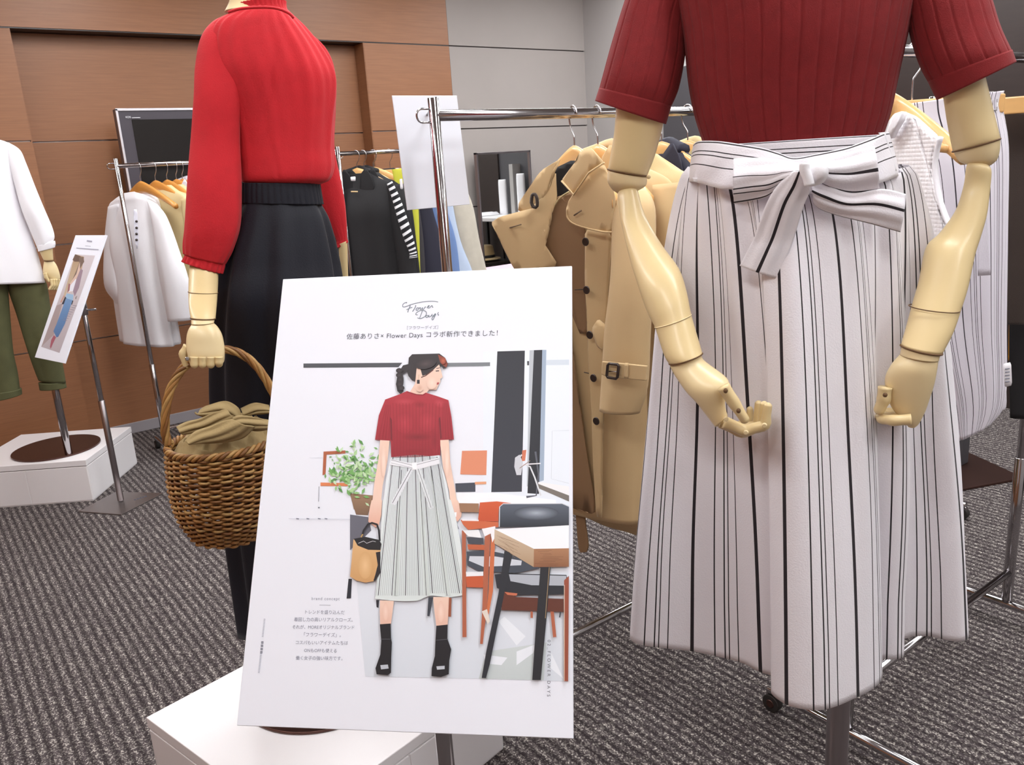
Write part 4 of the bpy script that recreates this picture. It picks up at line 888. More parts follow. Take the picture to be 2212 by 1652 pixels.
for k in range(4): finger(FW, hd, zw([(505 + k * 25, 1480), (515 + k * 22, 1540), (490 + k * 22, 1580)]), [6, 6, 5], .05 + .008 * (3 - k))
ol = folds((.02, .05, 3, 0, 2), n=.07)
loft('trouser_leg', FW, [(14, 602, 94, 602, 0, .5), (18, 628, 102, 618), (40, 690, 111, 665), (62, 760, 127, 740), (84, 822, 144, 826)], M['olive'], W, nu=56, nv=34, th=.7, fold=ol)
loft('trouser_leg', FW, [(-80, 602, 20, 602, 0, .5), (-78, 640, 18, 628), (-55, 720, 29, 745), (-35, 790, 38, 800), (-20, 855, 45, 842)], M['olive'], W, nu=56, nv=34, th=.7, fold=ol)
loft('trouser_cuff', FW, zr([(213, 895, 365, 885), (220, 935, 372, 918)], 2.58, 0, 480), M['olive'], W, nv=6, th=.75)
loft('trouser_cuff', FW, [(-22, 848, 47, 838), (-18, 866, 48, 850)], M['olive'], W, nv=6, th=.75)
cyl('stand_pole', (.475, 4.12, .2), (.475, 4.12, .75), .016, M['chrome'], W, 24)
prism('base_disc', [(.45 + .19 * cos(a), 4.29 + .19 * sin(a)) for a in [2 * pi * k / 64 for k in range(64)]], .2, .2065, M['darkdisc'], W)

# ------------------------------------------------------------------ plinths
def plinth(label, pts, h, gapface=None):
    c = [sum(p[0] for p in pts) / 4, sum(p[1] for p in pts) / 4]
    t = thing('display_plinth', label, 'plinth', (c[0], c[1], 0), 'white display plinths')
    ins = [(c[0] + (x - c[0]) * .99, c[1] + (y - c[1]) * .99) for x, y in pts]
    prism('carcass', ins, 0, h - .03, M['white'], t, .0015); prism('recess_strip', [(c[0] + (x - c[0]) * .985, c[1] + (y - c[1]) * .985) for x, y in pts], h - .032, h - .026, M['darkgap'], t)
    prism('lid', pts, h - .0275, h, M['white'], t, .002)
    for i in range(4):
        a, b = V((*pts[i], 0)), V((*pts[(i + 1) % 4], 0)); d = (b - a).normalized(); nn = V((d.y, -d.x, 0))
        if nn.dot(a - V((*c, 0))) < 0: nn = -nn
        m_ = (a + b) / 2
        for lo_, hi_ in ((a + d * .004, m_ - d * .0025), (m_ + d * .0025, b - d * .004)):
            q = [lo_ - nn * .006, hi_ - nn * .006, hi_ - nn * .0005, lo_ - nn * .0005]
            prism('side_panel', [(p.x, p.y) for p in q], .006, h - .032, M['white'], t, .001)
    return t
plinth('white plinth in front, under the mannequin in the red blouse', [(.253, 1.826), (.382, 1.293), (.942, 1.405), (.813, 1.938)], .199)
plinth('white plinth at far left, under the mannequin in olive trousers', [(.064, 4.298), (.52, 3.985), (.806, 4.395), (.35, 4.708)], .199)

# ------------------------------------------------------------------ sign boards
class Board:
    def __init__(s, P, x, y, w, h, th=.005):
        s.P, s.x = V(P), V(x).normalized(); s.y = V(y); s.y = (s.y - s.x * s.y.dot(s.x)).normalized(); s.n = s.x.cross(s.y); s.w, s.h, s.th = w, h, th
    def px(s, x, y, e=0):
        r = ray(x, y); t = ((s.P - CAM).dot(s.n) + e) / r.dot(s.n); return CAM + r * t
    def build(s, parent):
        v = []
        for e in (0, -s.th):
            for a, b in ((-1, -1), (1, -1), (1, 1), (-1, 1)): v.append(s.P + s.x * (a * s.w / 2) + s.y * (b * s.h / 2) + s.n * e)
        return bevel(fixn(link('board', v, [(0, 1, 2, 3), (7, 6, 5, 4), (0, 4, 5, 1), (1, 5, 6, 2), (2, 6, 7, 3), (3, 7, 4, 0)], M['board'], parent, False)), .0006, 1)
class Print:
    """flat printed picture: coloured shapes laid on a board, all in one thin mesh"""
    def __init__(s, bd): s.b = bd; s.v, s.f, s.c, s.k = [], [], [], 0; s.step = .000008; s.ws = 1
    def poly(s, pts, c, c2=None):
        s.k += 1; o = len(s.v); e = .0002 + s.k * s.step
        ys = [p[1] for p in pts]; y0, y1 = min(ys), max(ys)
        P = [s.b.px(x, y, e) for x, y in pts]
        from mathutils.geometry import tessellate_polygon
        for tri in tessellate_polygon([P]): s.f.append(tuple(o + i for i in tri))
        for i, p in enumerate(P):
            s.v.append(p); f = (pts[i][1] - y0) / max(1e-6, y1 - y0)
            a = S(*c); b = S(*(c2 or c)); s.c.append(tuple(a[j] * (1 - f) + b[j] * f for j in range(3)) + (1,))
    def line(s, pts, w, c):
        L, Rr = [], []
        for i, (x, y) in enumerate(pts):
            a = pts[max(i - 1, 0)]; b = pts[min(i + 1, len(pts) - 1)]; dx, dy = b[0] - a[0], b[1] - a[1]; d = math.hypot(dx, dy) or 1
            ww = (w[i] if isinstance(w, (list, tuple)) else w) * s.ws
            L.append((x - dy / d * ww / 2, y + dx / d * ww / 2)); Rr.append((x + dy / d * ww / 2, y - dx / d * ww / 2))
        s.k += 1; e = .0002 + s.k * s.step; o = len(s.v); n = len(pts)
        for p in L + Rr: s.v.append(s.b.px(*p, e)); s.c.append(S(*c))
        for i in range(n - 1): s.f.append((o + i, o + i + 1, o + n + i + 1, o + n + i))
    def blob(s, c, rx, ry, col, edge, rot=0, n=20):
        s.k += 1; e = .0002 + s.k * s.step; o = len(s.v); s.v.append(s.b.px(*c, e)); s.c.append(S(*col))
        for r_, cc in ((.5, tuple((a + b) / 2 for a, b in zip(col, edge))), (1, edge)):
            for i in range(n):
                a = 2 * pi * i / n; x, y = rx * r_ * cos(a), ry * r_ * sin(a); s.v.append(s.b.px(c[0] + x * cos(rot) - y * sin(rot), c[1] + x * sin(rot) + y * cos(rot), e)); s.c.append(S(*cc))
        for i in range(n): j = (i + 1) % n; s.f.append((o, o + 1 + i, o + 1 + j)); s.f.append((o + 1 + i, o + 1 + n + i, o + 1 + n + j, o + 1 + j))
    def done(s, name, parent):
        o = link(name, s.v, s.f, M['print'], parent, False, cols=s.c); return o

def text(name, body, bd, p0, p1, m, parent, h=None, e=.003, align=None, rot=False, spacing=1.0):
    """lettering whose ends sit at photo points p0, p1 on the board; converted to a mesh"""
    cu = bpy.data.curves.new(name, 'FONT'); cu.body = body; cu.size = 1; cu.space_character = spacing
    o = bpy.data.objects.new(name, cu); COL.objects.link(o)
    dg = bpy.context.evaluated_depsgraph_get(); me = bpy.data.meshes.new_from_object(o.evaluated_get(dg)); bpy.data.objects.remove(o)
    xs = [v.co.x for v in me.vertices]; ys = [v.co.y for v in me.vertices]
    if not xs: return None
    A, Bq = bd.px(*p0, e), bd.px(*p1, e); d = Bq - A; L = d.length; d.normalize(); up = bd.n.cross(d)
    s = L / (max(xs) - min(xs)); sy_ = s if h is None else h * s
    for v in me.vertices: v.co = A + d * ((v.co.x - min(xs)) * s) + up * (v.co.y * sy_)
    me.materials.append(m); ob = bpy.data.objects.new(name, me); COL.objects.link(ob); ob.parent = parent
    if parent.type == 'EMPTY': ob.matrix_parent_inverse = Matrix.Translation(-parent.location)
    return ob

SG = thing('poster_stand', 'large white fashion poster on a chrome stand, front and centre', 'poster', (.51, .915, 0))
bd = Board((.4856, .8949, .9578), (.7059, -.7083, 0), (.3685, .3639, .8554), .42, .6018)
bo = bd.build(SG)
pz = at(961, 1620, Y=.925); sx0, sy0 = pz.x, pz.y
cyl('stand_pole', (sx0, sy0, .01), (sx0, sy0, .93), .0125, M['chrome'], SG, 24)
cyl('bracket', (sx0, sy0, .9), bd.P - bd.n * .005 + V((.02, .0, .01)), .012, M['black'], SG, 12)
bpq = [bd.P - bd.n * .007 + bd.x * a + bd.y * b for a, b in ((-.07, -.09), (.07, -.09), (.07, .09), (-.07, .09))]
v = bpq + [p - bd.n * .003 for p in bpq]; v = [p + bd.n * .0018 for p in v]
fixn(link('back_plate', v, [(0, 1, 2, 3), (7, 6, 5, 4), (0, 4, 5, 1), (1, 5, 6, 2), (2, 6, 7, 3), (3, 7, 4, 0)], M['plate'], SG, False))
prism('base_plate', [(sx0 + a, sy0 + b) for a, b in ((-.13, -.13), (.13, -.13), (.13, .13), (-.13, .13))], 0, .008, M['plate'], SG, .002)
K = 3.0586
a_ = lambda *p: [(x / K + 560, y / K + 560) for x, y in p]
b_ = lambda *p: [(x / K + 560, y / K + 1080) for x, y in p]
pr = Print(bd); pr.ws = .36; rng = random.Random(7)
DK = (36, 37, 48)
pr.poly(a_((1480, 610), (2047, 598), (2047, 1652), (1480, 1652)), (232, 238, 248)); pr.poly(b_((600, 60), (2047, 60), (2041, 1197), (1480, 1180), (700, 1165)), (232, 235, 245), (214, 220, 230))
for q in ([(1500, 1000), (1900, 940), (1880, 1190), (1450, 1180)],): pr.poly(b_(*q), (206, 214, 216), (196, 204, 206))
for q in ([(1620, 770), (1760, 900), (1700, 960), (1580, 800)], [(1700, 1000), (1830, 950), (1810, 1010), (1700, 1090)], [(1930, 1010), (2010, 1180), (1925, 1110)], [(1480, 1020), (1640, 1040), (1600, 1090), (1500, 1080)]): pr.poly(b_(*q), (234, 238, 246))
pr.poly(a_((292, 688), (945, 683), (920, 712), (292, 716)), (72, 74, 80)); pr.poly(a_((1235, 684), (1525, 680), (1525, 705), (1235, 709)), (124, 128, 134))
pr.poly(a_((1573, 608), (1755, 603), (1735, 1535), (1533, 1538)), (34, 35, 46), (50, 52, 64)); pr.poly(a_((1786, 601), (1815, 600), (1790, 1500), (1768, 1500)), (186, 192, 200))
pr.poly(a_((1815, 600), (1870, 598), (1848, 1550), (1772, 1545)), (30, 32, 42)); pr.poly(a_((1870, 598), (1897, 598), (1880, 1460), (1850, 1470)), (160, 176, 198))
pr.poly(a_((1897, 665), (2047, 662), (2047, 697), (1895, 699)), (208, 218, 230)); pr.line(a_((2047, 1130), (1935, 1134), (1930, 1450), (2047, 1480)), 2, (200, 206, 216)); pr.poly(a_((1770, 672), (1783, 672), (1783, 700), (1770, 700)), (60, 62, 70))
pr.poly(a_((1340, 1265), (1505, 1262), (1500, 1425), (1328, 1420)), (222, 140, 106)); pr.poly(a_((1738, 1262), (1765, 1258), (1757, 1330), (1733, 1335)), (210, 120, 90))
pr.poly(a_((1295, 1480), (1428, 1474), (1428, 1535), (1300, 1537)), (64, 68, 82)); pr.poly(a_((1425, 1470), (1500, 1468), (1500, 1485), (1425, 1487)), (226, 160, 120))
pr.poly(a_((1290, 1545), (1540, 1540), (1960, 1590), (1960, 1612), (1310, 1614)), (246, 247, 252)); pr.poly(a_((1840, 1480), (2047, 1560), (2047, 1600), (1840, 1510)), (120, 112, 106)); pr.poly(a_((1840, 1470), (2047, 1500), (2047, 1560), (1840, 1482)), (240, 240, 244))
pr.line(a_((1765, 1570), (1830, 1560), (1845, 1420), (1825, 1270)), [14, 8, 8, 12], (90, 92, 104)); pr.line(a_((1735, 1290), (1700, 1330), (1715, 1420), (1740, 1350), (1790, 1370), (1820, 1440), (1860, 1560)), 9, (220, 222, 228)); pr.poly(a_((1690, 1310), (1720, 1290), (1742, 1340), (1730, 1425), (1700, 1425), (1685, 1370)), (206, 208, 216))
pr.line(a_((1740, 1355), (1860, 1348)), 7, (232, 230, 236)); pr.line(a_((1720, 1380), (1790, 1330)), 4, (150, 120, 110))
# plant
pr.poly(a_((425, 1270), (570, 1262), (570, 1282), (445, 1290), (438, 1420), (418, 1425)), (176, 96, 62)); pr.poly(a_((405, 1474), (585, 1478), (585, 1498), (405, 1497)), (222, 130, 84)); pr.line(a_((395, 1500), (392, 1600)), 3, (120, 124, 136)); pr.line(a_((330, 1310), (420, 1310)), 2, (216, 220, 230))
pr.poly(b_((600, 95), (720, 112), (740, 200), (700, 240), (600, 330)), (104, 104, 116)); pr.poly(b_((590, 520), (612, 520), (606, 648), (577, 650)), (40, 42, 52)); pr.poly(b_((772, 660), (792, 660), (788, 712), (775, 706)), (40, 42, 52))
pr.poly(a_((600, 1545), (758, 1560), (740, 1652), (625, 1652)), (150, 118, 92)); pr.poly(b_((610, 0), (745, 0), (718, 100), (640, 96)), (148, 116, 90), (120, 92, 72))
for k in range(230):
    cx_, cy_ = rng.gauss(625, 85), rng.gauss(1390, 85)
    if cx_ > 800 or cx_ < 425 or cy_ < 1190: continue
    r = rng.uniform(10, 30); an = rng.uniform(0, 6.28); gcol = rng.choice(((150, 196, 128), (118, 172, 96), (178, 214, 156), (92, 148, 78), (200, 226, 184)))
    pr.poly(a_((cx_ - r * cos(an), cy_ - r * sin(an)), (cx_ + r * .4 * sin(an), cy_ - r * .4 * cos(an)), (cx_ + r * cos(an), cy_ + r * sin(an)), (cx_ - r * .4 * sin(an), cy_ + r * .4 * cos(an))), gcol)
pr.line(b_((195, 122), (600, 126)), 2, (180, 184, 198)); 
for x in (252, 320, 395, 440): pr.line(b_((x - 8, 122), (x + 10, 124)), 7, (120, 124, 140))
pr.line(a_((388, 1640), (400, 1640)), 8, (120, 124, 136))
# woman
SK_ = (240, 206, 188)
pr.poly(a_((1010, 627), (1190, 622), (1228, 650), (1246, 690), (1240, 712), (1215, 722), (1200, 700), (1150, 740), (1085, 780), (1060, 800), (1010, 800), (985, 770), (975, 740), (940, 770), (938, 830), (955, 870), (935, 892), (912, 870), (903, 825), (915, 755), (950, 700), (985, 692), (988, 650)), (44, 34, 38)); 
pr.poly(a_((1180, 628), (1225, 650), (1245, 690), (1236, 716), (1212, 700), (1195, 680)), (140, 62, 44))
pr.poly(a_((1040, 718), (1062, 712), (1078, 770), (1110, 760), (1150, 730), (1188, 694), (1200, 730), (1212, 778), (1196, 790), (1196, 812), (1186, 826), (1170, 862), (1122, 862), (1104, 884), (1080, 900), (992, 890), (1000, 868), (1030, 820)), SK_, (232, 196, 178))
pr.poly(a_((1042, 796), (1060, 796), (1060, 822), (1042, 822)), (40, 30, 36)); pr.line(a_((1055, 760), (1051, 796)), 2, (190, 150, 110)); pr.line(a_((1170, 722), (1192, 716)), 4, (70, 46, 44)); pr.line(a_((1166, 738), (1188, 736)), 6, (60, 44, 48)); pr.poly(a_((1160, 816), (1188, 812), (1186, 826), (1164, 830)), (186, 84, 84)); pr.line(a_((1070, 780), (1100, 768), (1150, 730)), 6, (90, 40, 34))
pr.poly(a_((800, 1188), (862, 1195), (846, 1340), (815, 1500), (800, 1652), (742, 1652), (760, 1480), (786, 1330)), SK_); pr.poly(b_((742, 0), (812, 0), (806, 100), (790, 165), (768, 180), (720, 142), (728, 60)), SK_, (226, 172, 152))
pr.poly(a_((1192, 1190), (1252, 1190), (1262, 1340), (1297, 1540), (1312, 1652), (1266, 1652), (1255, 1530), (1215, 1380)), SK_); pr.poly(b_((1266, 0), (1310, 0), (1340, 60), (1335, 108), (1312, 142), (1285, 120)), SK_, (228, 178, 160)); pr.poly(b_((1290, 80), (1304, 80), (1302, 110), (1294, 112)), (246, 244, 248)); pr.line(b_((1300, 150), (1316, 190)), 6, (120, 122, 134))
SW = (164, 32, 48)
pr.poly(a_((976, 870), (1040, 890), (1080, 892), (1100, 880), (1180, 905), (1250, 930), (1270, 1040), (1286, 1190), (1196, 1194), (1196, 1296), (1040, 1306), (872, 1308), (868, 1198), (765, 1192), (790, 1030), (832, 926), (930, 890)), (176, 38, 54), (150, 26, 42))
for q in ([(865, 1040), (868, 1190), (880, 1200), (876, 1060)], [(1186, 1050), (1196, 1190), (1206, 1180), (1196, 1040)]): pr.poly(a_(*q), (120, 22, 36))
bl = lambda x, y, rx, ry, c, e, r=0: pr.blob(a_((x, y))[0], rx / K, ry / K, c, e, r)
bl(1045, 1175, 120, 32, (128, 20, 34), (161, 31, 47)); bl(960, 1080, 60, 70, (184, 46, 62), (166, 34, 50)); bl(1110, 1070, 60, 70, (184, 46, 62), (166, 34, 50)); bl(960, 940, 70, 24, (188, 54, 68), (174, 38, 54)); bl(1190, 950, 40, 28, (190, 56, 70), (173, 37, 53), .4); bl(1060, 960, 50, 30, (150, 28, 42), (172, 36, 52)); bl(1160, 1200, 26, 80, (140, 24, 40), (160, 30, 46)); bl(1040, 1270, 120, 20, (142, 24, 38), (153, 27, 43))
for k in range(15): x = 890 + k * 21; pr.line(a_((x + (k - 7) * 1.0, 950), (x, 1100), (x, 1298)), 2.2, (138, 24, 38))
for k in range(4): pr.line(a_((838 + k * 12 - k * 2, 960), (790 + k * 22, 1188)), 2.2, (138, 24, 38)); pr.line(a_((1215 + k * 10, 950), (1212 + k * 20, 1188)), 2.2, (138, 24, 38))
pr.line(a_((976, 876), (1030, 892), (1085, 896), (1102, 884)), 3, (120, 20, 34))
skp = [(872, 1310)], 0
pr.poly(a_((870, 1310), (1040, 1308), (1190, 1294), (1198, 1340), (1240, 1480), (1268, 1652), (815, 1652), (838, 1450), (856, 1370)), (230, 234, 240), (226, 232, 234))
pr.poly(b_((816, -2), (1266, -2), (1300, 120), (1332, 290), (1363, 622), (1320, 634), (1250, 642), (1140, 630), (1100, 640), (1050, 664), (960, 668), (880, 664), (765, 652), (790, 420), (800, 250)), (226, 232, 234), (218, 226, 226))
def skx(f, y):      # f across skirt, y in lower coordinates
    t = (y + 320) / 970; return (878 + (764 - 878) * t) * (1 - f) + (1185 + (1362 - 1185) * t) * f
k = 0
for i in range(46):
    f = (i + .5) / 46; w = (4.6 if i % 7 == 1 else 2.2); c = (72, 70, 78) if i % 7 == 1 else (160, 166, 168)
    y1 = 640 if f > .3 and f < .75 else 650
    pts = [(skx(f, y), y) for y in (-300 + 30 * abs(f - .5), -150, 0, 200, 400, 600 + (30 if f < .6 else 15))]
    pr.line(b_(*pts), w, c)
for f in (.2, .55, .78): pr.poly(b_((skx(f, -200), -200), (skx(f + .05, 200), 200), (skx(f + .06, 630), 630), (skx(f, 630), 630)), (206, 214, 212)); 
for f in (.22, .57, .8): pr.line(b_((skx(f, -200), -200), (skx(f, 200), 200), (skx(f, 630), 630)), 3, (60, 58, 66))
pr.poly(a_((872, 1320), (1020, 1350), (1190, 1308), (1192, 1350), (1060, 1385), (1010, 1380), (866, 1358)), (234, 234, 240)); pr.line(a_((872, 1325), (1020, 1362), (1190, 1318)), 2.2, (90, 88, 98)); pr.line(a_((872, 1345), (1015, 1378)), 1.6, (120, 120, 128))
pr.poly(a_((990, 1380), (1020, 1384), (900, 1625), (868, 1612)), (226, 228, 234)); pr.line(a_((1004, 1385), (880, 1610)), 3, (66, 64, 72)); pr.poly(a_((1035, 1384), (1065, 1380), (1150, 1640), (1125, 1652)), (222, 226, 230)); pr.line(a_((1050, 1385), (1135, 1640)), 2.5, (80, 78, 86)); pr.poly(a_((1008, 1345), (1040, 1340), (1042, 1388), (1012, 1390)), (244, 244, 248))
pr.poly(b_((798, 662), (890, 666), (878, 760), (870, 820), (800, 822), (796, 740)), SK_, (230, 186, 168)); pr.poly(b_((1148, 640), (1256, 640), (1250, 740), (1245, 826), (1170, 832), (1158, 740)), SK_, (230, 186, 168))
pr.poly(b_((797, 820), (868, 815), (871, 915), (876, 940), (872, 1040), (870, 1140), (850, 1156), (775, 1150), (768, 1110), (800, 1020), (806, 930)), (28, 27, 33)); pr.poly(b_((1170, 830), (1245, 822), (1243, 915), (1268, 985), (1256, 1060), (1252, 1150), (1200, 1168), (1138, 1162), (1140, 1110), (1160, 1030), (1164, 930)), (28, 27, 33))
pr.poly(b_((800, 1090), (850, 1086), (855, 1112), (805, 1118)), (190, 194, 204)); pr.poly(b_((1170, 1098), (1225, 1094), (1225, 1116), (1175, 1120)), (190, 194, 204)); pr.line(b_((800, 918), (874, 918)), 2, (110, 110, 118)); pr.line(b_((1163, 926), (1248, 918)), 2, (110, 110, 118))
pr.line(b_((678, 240), (690, 200), (718, 160), (745, 150), (778, 160), (790, 200), (796, 270)), 11, (30, 28, 34))
pr.poly(b_((622, 260), (612, 380), (600, 505), (640, 530), (700, 545), (755, 536), (790, 400), (803, 320)), (222, 178, 126), (204, 156, 104)); pr.poly(b_((625, 255), (700, 242), (790, 262), (808, 290), (800, 330), (720, 328), (650, 300)), (30, 28, 32)); pr.line(b_((655, 285), (690, 270), (710, 285), (750, 270), (770, 275)), 3, (210, 210, 216)); pr.line(b_((672, 245), (684, 225)), 8, (196, 160, 100)); pr.poly(b_((770, 345), (800, 340), (800, 480), (765, 535), (755, 530), (785, 440)), (40, 34, 38))
bl(1100, 690, 70, 34, (74, 58, 60), (44, 34, 38), -.2); bl(1215, 670, 20, 24, (196, 96, 66), (140, 62, 44)); bl(1140, 815, 34, 44, (248, 216, 200), (236, 201, 183)); bl(1060, 850, 22, 26, (214, 170, 150), (234, 198, 180)); bl(940, 800, 14, 50, (66, 50, 52), (44, 34, 38))
for k2, (x, y) in enumerate(((925, 735), (925, 765), (932, 795), (928, 825), (938, 850))): pr.blob(a_((x, y))[0], 22 / K, 17 / K, (60, 46, 48), (34, 26, 30))
bl(822, 1330, 16, 110, (248, 220, 206), (240, 206, 188)); bl(1240, 1330, 16, 110, (248, 220, 206), (240, 206, 188)); pr.blob(b_((700, 430))[0], 46 / K, 90 / K, (232, 192, 142), (213, 167, 115)); pr.blob(b_((835, 735))[0], 18 / K, 60 / K, (246, 214, 200), (236, 197, 179)); pr.blob(b_((1200, 735))[0], 22 / K, 70 / K, (246, 214, 200), (236, 197, 179))
# chairs and table
OR = (176, 98, 70)
pr.poly(b_((1320, 20), (1450, 22), (1450, 80), (1330, 78)), (156, 116, 88)); pr.poly(b_((1330, 130), (1580, 145), (1580, 178), (1380, 196), (1345, 160)), (206, 104, 66)); pr.poly(b_((1458, 16), (1570, 8), (1665, 20), (1582, 62), (1580, 142), (1445, 138)), (210, 92, 50), (196, 80, 44)); pr.line(b_((1340, 132), (1450, 134)), 8, (240, 236, 240))
pr.line(b_((1352, 200), (1356, 905)), 24, OR); pr.poly(b_((1345, 200), (1450, 196), (1470, 250), (1380, 240)), (238, 238, 242)); pr.poly(b_((1370, 245), (1480, 250), (1480, 290), (1380, 288)), (70, 72, 82)); pr.poly(b_((1375, 292), (1500, 296), (1500, 330), (1380, 326)), (190, 96, 60))
pr.poly(b_((1370, 340), (1500, 330), (1740, 378), (1850, 450), (1700, 482), (1450, 470), (1375, 430)), (66, 72, 84)); pr.poly(b_((1390, 370), (1560, 372), (1735, 400), (1730, 430), (1480, 440), (1385, 400)), (206, 210, 220)); pr.poly(b_((1365, 505), (1480, 498), (1480, 578), (1370, 575)), (196, 90, 54)); pr.poly(b_((1365, 475), (1480, 472), (1480, 500), (1368, 504)), (238, 238, 244))
pr.line(b_((1262, 645), (1258, 770)), 16, (150, 84, 60)); pr.poly(b_((1118, 640), (1150, 640), (1125, 768), (1110, 765)), (60, 64, 74))
pr.line(b_((1510, 200), (1490, 700), (1468, 950)), [34, 28, 16], OR); pr.line(b_((1545, 240), (1530, 600), (1505, 770)), [26, 26, 14], (204, 112, 70)); pr.poly(b_((1470, 190), (1560, 172), (1560, 240), (1540, 280), (1530, 220), (1490, 240)), (244, 242, 246))
pr.poly(b_((1470, 735), (1505, 720), (1525, 800), (1510, 820)), (226, 214, 204)); pr.line(b_((1800, 735), (1800, 778)), 14, OR); pr.line(b_((1935, 735), (1952, 905)), 20, OR); pr.line(b_((1990, 735), (1985, 775)), 8, (60, 64, 74))
pr.poly(b_((1605, 600), (1700, 640), (2012, 652), (2012, 738), (1600, 726)), (96, 48, 34)); pr.poly(b_((1555, 490), (1640, 484), (2030, 494), (2045, 560), (2040, 622), (1700, 628), (1570, 580)), (36, 38, 46)); pr.poly(b_((1650, 490), (2030, 500), (2020, 565), (1800, 562), (1660, 535)), (176, 180, 190)); pr.poly(b_((1620, 606), (1706, 616), (1700, 632), (1640, 626)), (196, 110, 80))
pr.poly(b_((1582, 178), (1586, 44), (1612, 26), (2000, 24), (2046, 44), (2046, 172)), (90, 98, 112), (40, 44, 54)); pr.blob(b_((1830, 85))[0], 150 / K, 45 / K, (168, 176, 190), (70, 76, 88)); pr.line(b_((1586, 176), (1588, 44), (1612, 24), (2000, 22), (2046, 40)), 5, (214, 216, 224))
pr.poly(b_((1620, 335), (1675, 352), (1560, 900), (1524, 1080), (1498, 1176), (1470, 1174), (1500, 1000), (1580, 620)), (38, 40, 48)); pr.poly(b_((1858, 440), (1925, 440), (1900, 760), (1860, 1188), (1804, 1188), (1830, 800)), (34, 34, 40)); pr.line(b_((1916, 445), (1890, 780)), 3, (180, 150, 110))
pr.poly(b_((2014, 530), (2046, 500), (2041, 1197), (2012, 1195)), (150, 76, 54)); pr.line(b_((2016, 560), (2015, 1194)), 5, (204, 178, 158))
pr.poly(b_((1555, 192), (2046, 166), (2046, 322), (1815, 324)), (246, 247, 252)); pr.poly(b_((1555, 192), (1815, 322), (1813, 442), (1552, 286)), (206, 184, 160), (176, 146, 116)); pr.poly(b_((1815, 322), (2046, 318), (2046, 440), (1813, 442)), (172, 124, 90), (140, 92, 62))
for k in range(10): y = 330 + k * 11; pr.line(b_((1820 + rng.uniform(0, 60), y), (1900 + rng.uniform(0, 140), y + rng.uniform(-4, 4))), 1.6, (120, 78, 54)); pr.line(b_((1570 + rng.uniform(0, 60), 215 + k * 8 + 20), (1680 + rng.uniform(0, 60), 275 + k * 12)), 1.3, (140, 112, 88))
pr.done('printed_photo', bo)
lg = Print(bd); lg.k = 2; s_ = lambda *p: [(x / 17.015 + 850, y / 17.011 + 630) for x, y in p]
GR = (120, 128, 140)
for pts, w in (([(470, 420), (490, 395), (440, 400), (370, 440), (335, 500), (345, 550), (400, 560), (500, 530), (620, 480), (820, 425), (1050, 375), (1300, 350), (1500, 352), (1640, 378)], 1.5), ([(620, 500), (590, 580), (550, 660), (525, 760)], 2.0), ([(475, 665), (540, 630), (600, 600), (690, 570)], 1.5), ([(820, 490), (790, 590), (700, 730)], 1.8),
    ([(870, 590), (830, 650), (860, 690), (910, 650), (920, 600), (870, 590), (930, 600), (990, 580)], 1.6), ([(1000, 580), (970, 640), (1030, 640), (1070, 580), (1060, 640), (1110, 640), (1160, 560), (1200, 570)], 1.6), ([(1240, 590), (1310, 530), (1300, 505), (1250, 560), (1270, 600), (1330, 590), (1370, 540), (1420, 510), (1430, 570), (1460, 560)], 1.6),
    ([(890, 850), (820, 840), (850, 770), (960, 700), (1080, 685), (1180, 720), (1210, 790), (1180, 880), (1090, 950), (980, 985), (880, 960)], 1.6), ([(1060, 700), (1020, 820), (960, 970)], 1.6), ([(1270, 870), (1200, 880), (1190, 930), (1240, 940), (1310, 860), (1290, 920), (1330, 920), (1380, 890), (1430, 820), (1400, 880), (1450, 890), (1540, 800)], 1.6), ([(1550, 800), (1500, 940), (1450, 1030), (1420, 1020), (1430, 950), (1560, 840)], 1.6), ([(1655, 750), (1625, 820), (1660, 850), (1640, 875)], 1.6)):
    P3 = [V((x, y, 0)) for x, y in s_(*pts)]; n = (len(P3) - 1) * 5
    lg.line([(cr(P3, i / n).x, cr(P3, i / n).y) for i in range(n + 1)], w, GR)
lg.line([(690, 1306.5), (714, 1307)], .8, (150, 152, 166))
lg.done('script_logo', bo)
a1 = lambda x, y: (x / K + 560, y / K + 560)
T = M['ink']; TP = M['inkpale']; E2 = .00035
text('lettering', '［フラワーデイズ］', bd, (879, 711), (946, 710), TP, bo, e=E2)
text('lettering', '佐藤ありさ× Flower Days コラボ新作できました！', bd, (748, 732), (1075, 724), T, bo, e=E2, spacing=1.08)
cz = lambda x, y: (x / 8.26 + 540, y / 8.26 + 1280)
text('lettering', 'brand concept', bd, cz(1100, 128), cz(1598, 132), TP, bo, e=E2, spacing=1.25)
for s__, x0, x1, y in (('トレンドを盛り込んだ', 985, 1685, 375), ('着回し力の高いリアルクローズ。', 785, 1830, 508), ('それが、MOREオリジナルブランド', 755, 1860, 642), ('「フラワーデイズ」。', 960, 1620, 780), ('コスパもいいアイテムたちは', 815, 1745, 920), ('ONもOFFも使える', 965, 1545, 1058), ('働く女子の強い味方です。', 815, 1650, 1196)):
    text('lettering', s__, bd, cz(x0, y - 4), cz(x1, y + 6), TP, bo, e=E2)
text('lettering', '02_FLOWER DAYS', bd, (1183, 1382), (1182, 1504), T, bo, e=.0045, spacing=1.6)
text('lettering', 'photographer', bd, (574, 1376), (568, 1336), TP, bo, e=E2) if 0 else None
text('lettering', 'collaboration', bd, (568.5, 1336), (566, 1376), TP, bo, e=E2) if 0 else None
vz = Print(bd); vz.k = 2                                  # unreadably small vertical credit line
for k in range(13): y = 1337 + k * 3.1; x = 571.5 - (y - 1337) * .11; vz.line([(x - 1.8, y), (x + 1.8, y + .4)], 1.6, (176, 180, 194))
